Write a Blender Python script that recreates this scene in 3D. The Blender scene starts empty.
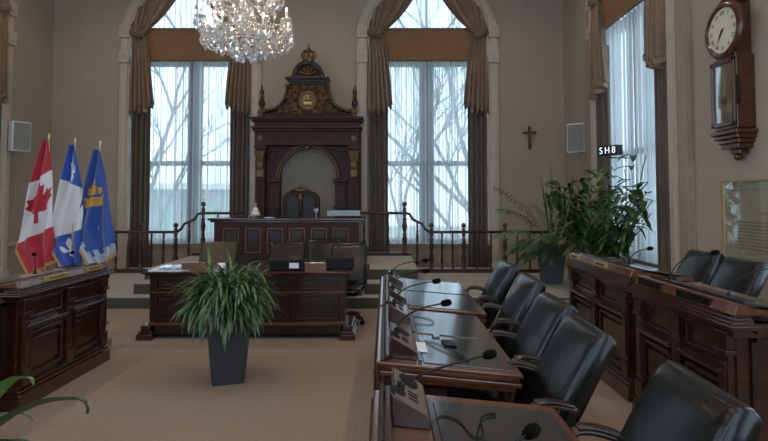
import bpy, bmesh, math, random
from mathutils import Vector, Matrix
random.seed(7)
PI = math.pi
C = bpy.context.scene.collection
SC = bpy.context.scene

# ---------------------------------------------------------------- camera, world, exposure
F, PITCH, HC, VX, VY = 560.0, math.radians(2.5), 1.6, 386.0, 200.0
cam_d = bpy.data.cameras.new('camera'); cam = bpy.data.objects.new('camera', cam_d); C.objects.link(cam)
cam.location = (0, 0, HC); cam.rotation_euler = (PI/2 + PITCH, 0, 0)
cam_d.sensor_fit = 'HORIZONTAL'; cam_d.sensor_width = 36; cam_d.lens = F/768*36
cam_d.shift_x = (384 - VX)/768
cam_d.shift_y = ((VY - F*math.tan(PITCH)) - 220.5)/768
cam_d.clip_start = 0.05; cam_d.clip_end = 300
SC.camera = cam
SC.view_settings.view_transform = 'Standard'; SC.view_settings.look = 'None'
SC.view_settings.exposure = 0.6; SC.view_settings.gamma = 1.0; SC.view_settings.use_curve_mapping = False
SKY = 3.6
w = bpy.data.worlds.new('sky'); SC.world = w; w.use_nodes = True
nt = w.node_tree; bg = nt.nodes['Background']
tc = nt.nodes.new('ShaderNodeTexCoord'); nz = nt.nodes.new('ShaderNodeTexNoise'); nz.inputs['Scale'].default_value = 2.2
nz.inputs['Detail'].default_value = 4
rp = nt.nodes.new('ShaderNodeValToRGB')
rp.color_ramp.elements[0].position = .3; rp.color_ramp.elements[0].color = (.50, .68, .86, 1)
rp.color_ramp.elements[1].position = .7; rp.color_ramp.elements[1].color = (.68, .85, 1.0, 1)
nt.links.new(tc.outputs['Generated'], nz.inputs['Vector']); nt.links.new(nz.outputs['Fac'], rp.inputs['Fac'])
nt.links.new(rp.outputs['Color'], bg.inputs['Color']); bg.inputs['Strength'].default_value = SKY

# added fill lamps above the view brighten the room; their fittings follow further down
CEIL = 7.7
FILL_LIGHTS = [(x, y) for x in (-5.2, -1.7, 1.9) for y in (-2.5, 1.5, 5.0, 9.5)]
FILL_W = 95.0
CH_C = (-1.72, 6.8)          # chandelier axis
CH_W = 1.2                   # watts per candle bulb
for (x, y) in FILL_LIGHTS:
    l = bpy.data.lights.new('fill_lamp', 'SPOT'); l.energy = FILL_W; l.color = (1.0, .80, .60); l.spot_size = math.radians(115)
    l.spot_blend = .6; l.shadow_soft_size = .12
    o = bpy.data.objects.new('fill_lamp', l); o.location = (x, y, CEIL - .06); C.objects.link(o)

# ---------------------------------------------------------------- materials
def lin(h):
    h = h.lstrip('#'); r = []
    for i in (0, 2, 4):
        c = int(h[i:i+2], 16)/255
        r.append(c/12.92 if c <= .04045 else ((c+.055)/1.055)**2.4)
    return (*r, 1)
def mat(name, col, rough=.5, metal=0, spec=.5, var=None, scale=(8, 8, 8), bump=0, bscale=60, coat=0, trans=0, sheen=0, detail=4):
    m = bpy.data.materials.new(name); m.use_nodes = True; t = m.node_tree; p = t.nodes['Principled BSDF']
    c = lin(col)
    p.inputs['Roughness'].default_value = rough; p.inputs['Metallic'].default_value = metal
    p.inputs['Specular IOR Level'].default_value = spec; p.inputs['Coat Weight'].default_value = coat
    p.inputs['Coat Roughness'].default_value = .12
    p.inputs['Transmission Weight'].default_value = trans; p.inputs['Sheen Weight'].default_value = sheen
    tc = t.nodes.new('ShaderNodeTexCoord'); mp = t.nodes.new('ShaderNodeMapping'); mp.inputs['Scale'].default_value = scale
    t.links.new(tc.outputs['Object'], mp.inputs['Vector'])
    n = t.nodes.new('ShaderNodeTexNoise'); n.inputs['Scale'].default_value = 1; n.inputs['Detail'].default_value = detail
    t.links.new(mp.outputs['Vector'], n.inputs['Vector'])
    r = t.nodes.new('ShaderNodeValToRGB'); r.color_ramp.elements[0].position = .32; r.color_ramp.elements[1].position = .68
    r.color_ramp.elements[0].color = c; r.color_ramp.elements[1].color = lin(var) if var else tuple(min(1, k*1.08) for k in c[:3])+(1,)
    t.links.new(n.outputs['Fac'], r.inputs['Fac']); t.links.new(r.outputs['Color'], p.inputs['Base Color'])
    if bump:
        n2 = t.nodes.new('ShaderNodeTexNoise'); n2.inputs['Scale'].default_value = bscale; n2.inputs['Detail'].default_value = 3
        t.links.new(tc.outputs['Object'], n2.inputs['Vector'])
        b = t.nodes.new('ShaderNodeBump'); b.inputs['Strength'].default_value = bump; b.inputs['Distance'].default_value = .01
        t.links.new(n2.outputs['Fac'], b.inputs['Height']); t.links.new(b.outputs['Normal'], p.inputs['Normal'])
    return m
M = {}
M['wall'] = mat('wall_paint', '#a39484', .85, var='#a99a8a', scale=(1, 1, 1), bump=.05, bscale=30)
M['ceil'] = mat('ceiling_paint', '#b8b2aa', .9)
M['trim'] = mat('cream_trim', '#c2b0a0', .45, var='#b8a697')
M['pilast'] = mat('pilaster_paint', '#a08e80', .5, var='#978577')
M['wains'] = mat('wainscot', '#9a8a78', .55, var='#8f7f6e', scale=(3, 3, 3))
M['carpet'] = mat('carpet', '#96857a', .95, var='#8a796c', scale=(40, 40, 40), bump=.5, bscale=160, spec=.1)
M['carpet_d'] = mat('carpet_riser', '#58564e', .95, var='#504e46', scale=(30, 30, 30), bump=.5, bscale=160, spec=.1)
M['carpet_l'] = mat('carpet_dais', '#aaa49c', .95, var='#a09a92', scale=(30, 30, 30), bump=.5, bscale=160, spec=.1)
M['wood'] = mat('mahogany', '#29120c', .27, var='#3c1c13', scale=(3, 3, 26), coat=.35, spec=.5)
M['woodh'] = mat('mahogany_horizontal', '#2c140c', .2, var='#40211a', scale=(4, 30, 30), coat=.8)
M['woodd'] = mat('dark_mahogany', '#1f0d09', .32, var='#2c140e', scale=(4, 4, 20), coat=.2)
M['woodo'] = mat('honey_wood', '#4e2b17', .22, var='#64391f', scale=(4, 20, 20), coat=.6)
M['woodt'] = mat('throne_wood', '#351712', .5, var='#452018', scale=(3, 3, 20), coat=0, spec=.3)
M['woodc'] = mat('clock_wood', '#40200f', .3, var='#5a301a', scale=(5, 5, 25), coat=.5)
M['rail'] = mat('rail_wood', '#34190f', .35, var='#472517', scale=(10, 10, 30), coat=.3)
M['gilt'] = mat('gilt', '#6b5434', .5, metal=.4, var='#87693e', scale=(30, 30, 30))
M['brass'] = mat('brass', '#b39a68', .35, metal=.6)
M['brassp'] = mat('brass_plate', '#b59a55', .4, metal=.35)
M['blackp'] = mat('black_plastic', '#060607', .45, spec=.25)
M['foam'] = mat('mic_foam', '#060606', .95, spec=.1, bump=.6, bscale=300)
M['leather'] = mat('black_leather', '#050607', .27, var='#08090b', scale=(6, 6, 6), bump=.4, bscale=12, spec=.42, coat=.06)
M['throne_pad'] = mat('throne_leather', '#191a20', .5)
M['leathlit'] = mat('brown_lit_leather', '#3a2c20', .35, var='#453425', bump=.15, bscale=30)  # leather lit brown: the warm light is put into the colour
M['pad'] = mat('writing_pad', '#1c1c1e', .2, var='#222225', scale=(20, 20, 20), spec=1.0, coat=.9)
M['drape'] = mat('drape_fabric', '#977659', .6, var='#80634a', scale=(5, 5, 5), sheen=.4, bump=.1, bscale=90)
M['draped'] = mat('lower_drape_fabric', '#6b5848', .65, var='#554638', scale=(9, 9, 1), sheen=.3)
M['fringe'] = mat('fringe', '#a08a70', .6, var='#6b5742', scale=(60, 60, 10))
M['valance'] = mat('valance_fabric', '#8a6440', .7, var='#80593a', scale=(20, 20, 20), bump=.2, bscale=120)
M['frame'] = mat('window_frame_paint', '#8b93a0', .5)
M['white'] = mat('white', '#d9d8d4', .5)
M['paper'] = mat('paper', '#cfd2d6', .7)
M['grille'] = mat('speaker_grille', '#86827e', .8, bump=.4, bscale=400)
M['planter'] = mat('planter_resin', '#323336', .38, var='#393a3d', scale=(2, 2, 2))
M['planterg'] = mat('grey_planter', '#4a4c50', .45, var='#525459', scale=(2, 2, 2))
M['soil'] = mat('soil', '#2a2018', .95)
M['leafd'] = mat('leaf_dark', '#1f3319', .35, var='#354e28', scale=(9, 9, 9))
M['leafm'] = mat('leaf_mid', '#35592a', .35, var='#557a38', scale=(8, 8, 8))
M['leafp'] = mat('leaf_pale', '#3e5639', .4, var='#64795a', scale=(8, 8, 8))
M['stem'] = mat('stem', '#5a5f34', .6)
M['bark'] = mat('bark', '#6d7073', .9, var='#626568')
M['ground'] = mat('outdoor_ground', '#8d9488', .95, var='#9ea39c', scale=(.2, .2, .2))
M['stone'] = mat('outdoor_stone', '#8b8f92', .9, var='#9a9da0', scale=(.4, .4, .4))
M['roofg'] = mat('outdoor_roof', '#7fa79c', .8)
M['throne_cloth'] = mat('panel_cloth', '#857b6f', .8, var='#8c8276', scale=(5, 5, 5))
M['red'] = mat('flag_red', '#a51a2c', .7, sheen=.3); M['blue'] = mat('flag_blue', '#1f479c', .7, sheen=.3)
M['navy'] = mat('flag_navy', '#1f458c', .7, sheen=.3); M['fwhite'] = mat('flag_white', '#c9c6c8', .7, sheen=.3)
M['fgold'] = mat('flag_gold', '#b8892c', .6); M['ffringe'] = mat('flag_fringe', '#a67b45', .7); M['fgrey'] = mat('flag_silver', '#9aa2ae', .7)
M['clockface'] = mat('clock_face', '#d6cdb9', .4); M['ink'] = mat('ink', '#1c1a1a', .6)
M['mat_print'] = mat('print_paper', '#d0c7b2', .7, var='#c4baa3', scale=(3, 6, 6))
M['screen'] = mat('sign_screen', '#15182c', .3)
M['corpus'] = mat('crucifix_figure', '#7a5236', .5)
M['plate'] = mat('console_plate', '#6d5850', .25, metal=0, coat=.4)
M['chrome'] = mat('chrome', '#a8a8ac', .2, metal=.9)
M['blue_pr'] = mat('blue_print', '#5d7ab0', .6)

def glass_mat(name, tint=(1, 1, 1, 1), gloss=.12):
    m = bpy.data.materials.new(name); m.use_nodes = True; t = m.node_tree; t.nodes.clear()
    out = t.nodes.new('ShaderNodeOutputMaterial'); tr = t.nodes.new('ShaderNodeBsdfTransparent'); gl = t.nodes.new('ShaderNodeBsdfGlossy')
    fr = t.nodes.new('ShaderNodeLayerWeight'); fr.inputs['Blend'].default_value = .3
    mr = t.nodes.new('ShaderNodeMath'); mr.operation = 'MULTIPLY_ADD'; mr.inputs[1].default_value = .35; mr.inputs[2].default_value = gloss
    tr.inputs['Color'].default_value = tint; gl.inputs['Roughness'].default_value = .03
    mx = t.nodes.new('ShaderNodeMixShader'); t.links.new(fr.outputs['Fresnel'], mr.inputs[0]); t.links.new(mr.outputs[0], mx.inputs['Fac'])
    t.links.new(tr.outputs[0], mx.inputs[1]); t.links.new(gl.outputs[0], mx.inputs[2]); t.links.new(mx.outputs[0], out.inputs['Surface'])
    return m
M['glass'] = glass_mat('window_glass', gloss=.03); M['picglass'] = glass_mat('picture_glass', gloss=.1)
M['clockglass'] = glass_mat('clock_glass', gloss=.25)
def sheer_mat():
    m = bpy.data.materials.new('sheer_curtain'); m.use_nodes = True; t = m.node_tree; t.nodes.clear()
    out = t.nodes.new('ShaderNodeOutputMaterial'); tr = t.nodes.new('ShaderNodeBsdfTransparent'); tl = t.nodes.new('ShaderNodeBsdfTranslucent')
    df = t.nodes.new('ShaderNodeBsdfDiffuse'); a = t.nodes.new('ShaderNodeMixShader'); b = t.nodes.new('ShaderNodeMixShader')
    tl.inputs['Color'].default_value = (.44, .475, .485, 1); df.inputs['Color'].default_value = (.62, .655, .67, 1); a.inputs['Fac'].default_value = .45
    t.links.new(tl.outputs[0], a.inputs[1]); t.links.new(df.outputs[0], a.inputs[2])
    lw = t.nodes.new('ShaderNodeLayerWeight'); lw.inputs['Blend'].default_value = .35
    mm = t.nodes.new('ShaderNodeMath'); mm.operation = 'MULTIPLY_ADD'; mm.inputs[1].default_value = .6; mm.inputs[2].default_value = .70
    mm.use_clamp = True
    t.links.new(lw.outputs['Facing'], mm.inputs[0]); t.links.new(mm.outputs[0], b.inputs['Fac'])
    t.links.new(tr.outputs[0], b.inputs[1]); t.links.new(a.outputs[0], b.inputs[2]); t.links.new(b.outputs[0], out.inputs['Surface'])
    return m
M['sheer'] = sheer_mat()
def crystal_mat():
    m = bpy.data.materials.new('crystal'); m.use_nodes = True; t = m.node_tree; t.nodes.clear()
    out = t.nodes.new('ShaderNodeOutputMaterial'); tr = t.nodes.new('ShaderNodeBsdfTransparent'); gl = t.nodes.new('ShaderNodeBsdfGlossy')
    gs = t.nodes.new('ShaderNodeBsdfGlass'); gs.inputs['Roughness'].default_value = .02; gs.inputs['IOR'].default_value = 1.5
    df = t.nodes.new('ShaderNodeBsdfTranslucent'); df.inputs['Color'].default_value = (.8, .86, .92, 1)
    gl.inputs['Roughness'].default_value = .08; gl.inputs['Color'].default_value = (.95, .97, 1, 1)
    m1 = t.nodes.new('ShaderNodeMixShader'); m1.inputs['Fac'].default_value = .4
    m2 = t.nodes.new('ShaderNodeMixShader'); m2.inputs['Fac'].default_value = .22
    t.links.new(gs.outputs[0], m1.inputs[1]); t.links.new(gl.outputs[0], m1.inputs[2])
    t.links.new(m1.outputs[0], m2.inputs[1]); t.links.new(df.outputs[0], m2.inputs[2]); t.links.new(m2.outputs[0], out.inputs['Surface'])
    return m
M['crystal'] = crystal_mat()
def emit(name, col, s):
    m = bpy.data.materials.new(name); m.use_nodes = True; t = m.node_tree; p = t.nodes['Principled BSDF']
    p.inputs['Emission Color'].default_value = col; p.inputs['Emission Strength'].default_value = s; return m
M['bulb'] = emit('bulb', (1, .75, .5, 1), 1.2); M['fill_glow'] = emit('fill_lamp_glow', (1, .8, .55, 1), 4); M['digit'] = emit('digit_glow', (.75, .85, 1, 1), .75)

# ---------------------------------------------------------------- mesh helpers
class MB:
    def __init__(s): s.b = bmesh.new(); s.mi = 0
    def box(s, x0, x1, y0, y1, z0, z1, mx=None):
        v = [s.b.verts.new((x, y, z)) for z in (z0, z1) for (x, y) in ((x0, y0), (x1, y0), (x1, y1), (x0, y1))]
        fs = [(0, 3, 2, 1), (4, 5, 6, 7), (0, 1, 5, 4), (1, 2, 6, 5), (2, 3, 7, 6), (3, 0, 4, 7)]
        for f in fs: s.b.faces.new([v[i] for i in f]).material_index = s.mi
        if mx: bmesh.ops.transform(s.b, matrix=mx, verts=v)
        return s
    def hexa(s, pts):        # 8 points bottom ring then top ring
        v = [s.b.verts.new(p) for p in pts]
        for f in [(0, 3, 2, 1), (4, 5, 6, 7), (0, 1, 5, 4), (1, 2, 6, 5), (2, 3, 7, 6), (3, 0, 4, 7)]:
            s.b.faces.new([v[i] for i in f]).material_index = s.mi
        return s
    def ring(s, pts): return [s.b.verts.new(p) for p in pts]
    def loft(s, rings, cap=True, closed=True):
        R = [s.ring(r) for r in rings]
        n = len(R[0])
        for a, b in zip(R, R[1:]):
            for i in range(n if closed else n-1):
                j = (i+1) % n
                s.b.faces.new((a[i], a[j], b[j], b[i])).material_index = s.mi
        if cap and closed:
            s.b.faces.new(R[0][::-1]).material_index = s.mi; s.b.faces.new(R[-1]).material_index = s.mi
        return s
    def lathe(s, prof, c=(0, 0, 0), n=16, sx=1, sy=1, mx=None):
        rings = []
        for r, z in prof:
            rr = [Vector((c[0]+max(r, .0004)*sx*math.cos(2*PI*i/n), c[1]+max(r, .0004)*sy*math.sin(2*PI*i/n), c[2]+z)) for i in range(n)]
            if mx: rr = [mx @ p for p in rr]
            rings.append(rr)
        return s.loft(rings)
    def tube(s, pts, r, n=8, r2=None, up=(0, 0, 1), taper=None):
        pts = [Vector(p) for p in pts]; rings = []; k = len(pts)
        up = Vector(up)
        for i, p in enumerate(pts):
            d = (pts[min(i+1, k-1)]-pts[max(i-1, 0)])
            if d.length < 1e-9: d = Vector((0, 0, 1))
            d.normalize(); a = d.cross(up)
            if a.length < .05: a = d.cross(Vector((1, 0, 0)) if abs(d.x) < .9 else Vector((0, 1, 0)))
            a.normalize(); b = d.cross(a)
            f = taper[i] if taper else 1
            rings.append([p + a*(r*f)*math.cos(2*PI*j/n) + b*((r2 or r)*f)*math.sin(2*PI*j/n) for j in range(n)])
        return s.loft(rings)
    def prism(s, poly, d0, d1, axis='y'):      # poly in (x,z) extruded along y (or (x,y) along z, (y,z) along x)
        def P(p, d): return {'y': (p[0], d, p[1]), 'z': (p[0], p[1], d), 'x': (d, p[0], p[1])}[axis]
        s.loft([[P(p, d0) for p in poly], [P(p, d1) for p in poly]]); return s
    def arc_band(s, cx, cz, r0, r1, y0, y1, a0=0, a1=PI, n=24):
        for i in range(n):
            a = a0+(a1-a0)*i/n; b = a0+(a1-a0)*(i+1)/n
            P = lambda r, t, y: (cx+r*math.cos(t), y, cz+r*math.sin(t))
            s.hexa([P(r0, a, y0), P(r1, a, y0), P(r1, a, y1), P(r0, a, y1), P(r0, b, y0), P(r1, b, y0), P(r1, b, y1), P(r0, b, y1)])
        return s
    def grid(s, f, nu, nv, matf=None):
        V = [[s.b.verts.new(f(i/nu, j/nv)) for j in range(nv+1)] for i in range(nu+1)]
        for i in range(nu):
            for j in range(nv):
                fc = s.b.faces.new((V[i][j], V[i+1][j], V[i+1][j+1], V[i][j+1]))
                fc.material_index = matf((i+.5)/nu, (j+.5)/nv) if matf else s.mi
        return s
    def sphere(s, c, r, sz=1, n=12, m=8):
        return s.lathe([(r*math.sin(PI*i/m), -r*sz*math.cos(PI*i/m)) for i in range(m+1)], c, n)
    def leaf(s, base, d, L, W, droop, n=6, up=Vector((0, 0, 1)), fold=.15):
        d = Vector(d).normalized(); p = Vector(base); side = d.cross(up)
        if side.length < .1: side = Vector((1, 0, 0))
        side.normalize(); prev = None
        for i in range(n+1):
            t = i/n; wd = W*math.sin(PI*min(1, (t*.92+.06)))**.7*.5
            nrm = side.cross(d).normalized()
            row = [s.b.verts.new(p-side*wd+nrm*wd*fold*2), s.b.verts.new(p), s.b.verts.new(p+side*wd+nrm*wd*fold*2)]
            if prev:
                for k in (0, 1): s.b.faces.new((prev[k], prev[k+1], row[k+1], row[k])).material_index = s.mi
            prev = row; p = p+d*(L/n); d = (d+Vector((0, 0, -droop/n))).normalized()
        return s
    def build(s, name, m, parent=None, bev=0, smooth=False, seg=2, sub=0, solid=0, recalc=True):
        if recalc: bmesh.ops.recalc_face_normals(s.b, faces=s.b.faces)
        me = bpy.data.meshes.new(name); s.b.to_mesh(me); s.b.free()
        for k in (m if isinstance(m, (list, tuple)) else [m]): me.materials.append(M[k])
        o = bpy.data.objects.new(name, me); C.objects.link(o)
        if parent: o.parent = parent
        if smooth:
            for p in me.polygons: p.use_smooth = True
        if solid:
            q = o.modifiers.new('solid', 'SOLIDIFY'); q.thickness = solid; q.offset = 0
        if bev:
            q = o.modifiers.new('bevel', 'BEVEL'); q.width = bev; q.segments = seg; q.limit_method = 'ANGLE'; q.angle_limit = math.radians(40)
        if sub:
            q = o.modifiers.new('sub', 'SUBSURF'); q.levels = sub; q.render_levels = sub
        return o
def tag(o, label, cat, group=None, kind=None):
    o['label'] = label; o['category'] = cat
    if group: o['group'] = group
    if kind: o['kind'] = kind
    return o
def struct(o): o['kind'] = 'structure'; return o
def thing(name, label, cat, loc=(0, 0, 0), rz=0, group=None):
    o = bpy.data.objects.new(name, None); C.objects.link(o); o.empty_display_size = .1
    o.location = loc; o.rotation_euler = (0, 0, rz); tag(o, label, cat, group); return o
def sempty(name, loc, rz=0):
    o = bpy.data.objects.new(name, None); C.objects.link(o); o.location = loc; o.rotation_euler = (0, 0, rz); return struct(o)
def copy_tree(root, loc=None, rz=None, label=None):
    kids = {}
    for o in bpy.data.objects:
        if o.parent: kids.setdefault(o.parent, []).append(o)
    def rec(o, par):
        c = o.copy(); C.objects.link(c)
        if par: c.parent = par
        for k in kids.get(o, []): rec(k, c)
        return c
    r = rec(root, None)
    if loc is not None: r.location = loc
    if rz is not None: r.rotation_euler = (0, 0, rz)
    if label: r['label'] = label
    return r
def text_mesh(s, size, m, parent, name, mx, depth=.001, spacing=1.0):
    cu = bpy.data.curves.new('t', 'FONT'); cu.body = s; cu.size = size; cu.extrude = depth; cu.align_x = 'CENTER'; cu.align_y = 'CENTER'
    cu.space_character = spacing
    t = bpy.data.objects.new('t', cu); C.objects.link(t)
    dg = bpy.context.evaluated_depsgraph_get(); dg.update()
    me = bpy.data.meshes.new_from_object(t.evaluated_get(dg)); bpy.data.objects.remove(t)
    me.name = name; me.materials.clear(); me.materials.append(M[m])
    o = bpy.data.objects.new(name, me); C.objects.link(o); o.parent = parent; o.matrix_local = mx; return o
def arc(p0, p1, h, n=14, skew=0):     # arched path
    p0, p1 = Vector(p0), Vector(p1)
    return [p0.lerp(p1, t)+Vector((0, 0, h*4*t*(1-t)*(1+skew*(t-.5)))) for t in [i/n for i in range(n+1)]]
def bez(p, n=16):
    p = [Vector(q) for q in p]
    return [((1-t)**3)*p[0]+3*((1-t)**2)*t*p[1]+3*(1-t)*t*t*p[2]+t**3*p[3] for t in [i/n for i in range(n+1)]]

# ---------------------------------------------------------------- room shell
XL, XR, YB, YR = -7.2, 3.84, 12.0, -4.5
R_OP, R_TR, Z_SP, Z_SILL = 1.32, 1.52, 5.1, .17     # opening radius, outer trim radius, spring line
WT = .42
struct(MB().box(XL-.5, XR+.5, YR-.4, YB+.5, -.25, 0).build('floor', 'carpet'))
struct(MB().box(XL-.5, XR+.5, YR-.4, YB+.5, CEIL, CEIL+.25).build('ceiling', 'ceil'))
def arched_wall(name, loc, rz, x0, x1, cs):
    # local: x along the wall, room on the -y side, wall body y 0..WT
    mb = MB(); xs = {x0, x1}
    N = 28
    for c in cs:
        for i in range(N+1): xs.add(round(c - R_OP*math.cos(PI*i/N), 5))
    xs = sorted(xs)
    for a, b in zip(xs, xs[1:]):
        m = (a+b)/2; c = next((c for c in cs if abs(m-c) < R_OP), None)
        if c is None: mb.box(a, b, 0, WT, 0, CEIL); continue
        za = Z_SP+math.sqrt(max(0, R_OP**2-(a-c)**2)); zb = Z_SP+math.sqrt(max(0, R_OP**2-(b-c)**2))
        mb.hexa([(a, 0, za), (b, 0, zb), (b, WT, zb), (a, WT, za), (a, 0, CEIL), (b, 0, CEIL), (b, WT, CEIL), (a, WT, CEIL)])
        mb.box(a, b, .22, WT, 0, .62); 
    bmesh.ops.remove_doubles(mb.b, verts=mb.b.verts, dist=1e-4)
    o = mb.build(name, 'wall'); o.location = loc; o.rotation_euler = (0, 0, rz); return struct(o)
BC = (-4.21, .90)                    # back window centres (world x)
arched_wall('wall_back', (0, YB, 0), 0, XL-.42, XR+.42, BC)
# right wall: local x -> world -Y ; left wall: local x -> world +Y
RWC = (8.78, 2.9, -1.2); LWC = (9.1, 2.9, -1.2)
arched_wall('wall_right', (XR, 0, 0), -PI/2, -YB, -YR, [-c for c in RWC])
arched_wall('wall_left', (XL, 0, 0), PI/2, YR, YB, LWC)
RRC = (-5.2, -1.68, 1.84)            # unseen rear windows, added to let more sky light into the room
arched_wall('wall_rear', (0, YR, 0), PI, -XR-.42, -XL+.42, [-c for c in RRC])
def base(name, a, b, axis, at, sgn):
    mb = MB()
    for (d, z0, z1) in ((.03, 0, .2), (.018, .2, .24)):
        if axis == 'x': mb.box(a, b, at-d, at, z0, z1)
        else: mb.box(min(at, at+sgn*d), max(at, at+sgn*d), a, b, z0, z1)
    return struct(mb.build(name, 'trim', bev=.004))
base('baseboard_back', -2.68, -.62, 'x', YB-.002, 0); 
base('baseboard_right', 4.4, 7.2, 'y', XR-.002, -1); base('baseboard_left', 4.4, 7.2, 'y', XL+.002, 1)
# low wainscot rail on the side of the room
mb = MB().box(XL+.002, XL+.03, 10.4, YB-.03, .72, .8).box(XL+.03, -5.75, YB-.035, YB-.005, .72, .8); struct(mb.build('trim_1', 'trim', bev=.005))

for n_, (x_, s_) in enumerate(((XR, -1),)):
    for y_ in (6.94, 10.32):
        mb = MB().box(min(x_, x_+s_*.05), max(x_, x_+s_*.05)-0, y_, y_+.30, 0, CEIL).box(min(x_, x_+s_*.07), max(x_, x_+s_*.07), y_+.05, y_+.25, .3, CEIL-.2); struct(mb.build('trim_%d' % (2+n_*2+(y_ > 8)), 'pilast', bev=.006))
def window(name, loc, rz, dress=True, blocks=True):
    w = sempty(name, loc, rz)
    # arched casing
    mb = MB()
    for (r0, r1, d) in ((R_OP-.01, R_OP+.2, .06), (R_OP+.03, R_OP+.15, .085)):
        mb.arc_band(0, Z_SP, r0, r1, -d, .001, 0, PI, 36)
        for s in (-1, 1): mb.box(min(s*r0, s*r1), max(s*r0, s*r1), -d, .001, 0, Z_SP)
    for s in (-1, 1):
        mb.box(min(s*(R_OP-.02), s*(R_OP+.21)), max(s*(R_OP-.02), s*(R_OP+.21)), -.1, .001, 0, .3)
    mb.build('casing', 'trim', w, bev=.006)
    for s in (-1, 1):                   # carved square blocks with rosettes
        for z in (Z_SP+.13, Z_SP-.42):
            b = MB().box(s*(R_OP+.095)-.115, s*(R_OP+.095)+.115, -.115, -.05, z-.13, z+.13)
            b.lathe([(.085, 0), (.085, .012), (.06, .014), (.055, .004), (.03, .004), (.028, .02), (0, .024)], (0, 0, 0), 20,
                    mx=Matrix.Translation((s*(R_OP+.095), -.115, z)) @ Matrix.Rotation(PI/2, 4, 'X'))
            b.build('rosette_block', 'trim', w, bev=.004)
    # sill and panelled breast below
    mb = MB().box(-R_OP+.003, R_OP-.003, .14, .24, .60, .66).box(-R_OP+.003, R_OP-.003, .17, .22, 0, .6)
    for k in range(8):
        x = -R_OP+.05+k*(2*R_OP-.1)/8; mb.box(x+.02, x+.29, .155, .17, .24, .54)
    mb.build('sill_panel', 'wains', w, bev=.005)
    # sash
    fr = MB(); y0, y1 = .28, .34; R = R_OP-.002
    fr.arc_band(0, Z_SP, R-.08, R, y0, y1, 0, PI, 32)
    for s in (-1, 1): fr.box(min(s*R, s*(R-.09)), max(s*R, s*(R-.09)), y0, y1, .66, Z_SP)
    fr.box(-R+.09, R-.09, y0, y1, .66, .76).box(-R+.09, R-.09, y0, y1, 4.55, 4.75)
    fr.box(-.10, .10, y0-.03, y1, .76, 4.55)
    for x0, x1 in ((-R+.09, -.1), (.1, R-.09)):
        fr.box(x0, x1, y0+.01, y1-.01, 2.35, 2.46); fr.box(x0, x0+.06, y0+.01, y1-.01, .76, 4.55); fr.box(x1-.06, x1, y0+.01, y1-.01, .76, 4.55)
    for a in (45, 90, 135):
        t = math.radians(a); fr.tube([(0, .31, 4.75), ((R-.05)*math.cos(t), .31, Z_SP+(R-.05)*math.sin(t))], .028, 4)
    fr.build('window_frame', 'frame', w, bev=.004)
    g = MB().box(-R+.02, R-.02, .308, .312, .7, Z_SP); 
    g.prism([(R*.97*math.cos(PI*i/24), Z_SP+R*.97*math.sin(PI*i/24)) for i in range(25)], .308, .312)
    g.build('pane', 'glass', w)
    return w
def portal(loc, rz):
    l = bpy.data.lights.new('window_portal', 'AREA'); l.shape = 'RECTANGLE'; l.size = 2*R_OP; l.size_y = 5.7
    l.cycles.is_portal = True
    o = bpy.data.objects.new('window_portal', l); C.objects.link(o)
    mx = Matrix.Translation(loc) @ Matrix.Rotation(rz, 4, 'Z') @ Matrix.Translation((0, .40, 3.5)) @ Matrix.Rotation(-PI/2, 4, 'X')
    o.matrix_world = mx
WIN = [((BC[0], YB, 0), 0), ((BC[1], YB, 0), 0), ((XR, RWC[0], 0), -PI/2), ((XL, LWC[0], 0), PI/2), ((XR, RWC[1], 0), -PI/2), ((XL, LWC[1], 0), PI/2)]
WIN += [((XR, RWC[2], 0), -PI/2), ((XL, LWC[2], 0), PI/2)]
WIN += [((c, YR, 0), PI) for c in RRC]
for i, (l, r) in enumerate(WIN): window('window_%d' % (i+1), l, r); portal(l, r)

# ---------------------------------------------------------------- curtains
def sheer(loc, rz, x0, x1, label, ph=0):
    def f(u, v):
        x = x0+(x1-x0)*u; s = x*2*PI/.15+ph
        return (x+.012*math.sin(s*.37), .10+.038*math.sin(s+.9*math.sin(x*7+ph))+.012*math.sin(s*2.1)*v, .665+(4.66-.665)*v)
    o = MB().grid(f, int((x1-x0)/.011), 6).build('sheer_curtain', 'sheer', smooth=True)
    o.location = loc; o.rotation_euler = (0, 0, rz); tag(o, label, 'curtain', 'white sheer curtains'); return o
def arch_sheer(loc, rz, label):
    def f(u, v):
        x = -R_OP*.985+R_OP*1.97*u; s = x*2*PI/.12
        zt = Z_SP+math.sqrt(max(0, (R_OP*.985)**2-x*x))
        return (x, .14+.018*math.sin(s), 4.9+(zt-4.9)*v)
    o = MB().grid(f, 200, 5).build('arch_sheer_curtain', 'sheer', smooth=True)
    o.location = loc; o.rotation_euler = (0, 0, rz); tag(o, label, 'curtain'); return o
def valance(loc, rz, label):
    t = thing('valance', label, 'valance', loc, rz)
    MB().box(-1.08, 1.08, -.02, .05, 4.60, 5.32).build('valance_panel', 'valance', t, bev=.01)
    MB().box(-1.09, 1.09, -.035, -.022, 4.60, 4.63).box(-1.09, 1.09, -.035, -.022, 5.29, 5.32).build('braid', 'draped', t)
    return t
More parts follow.
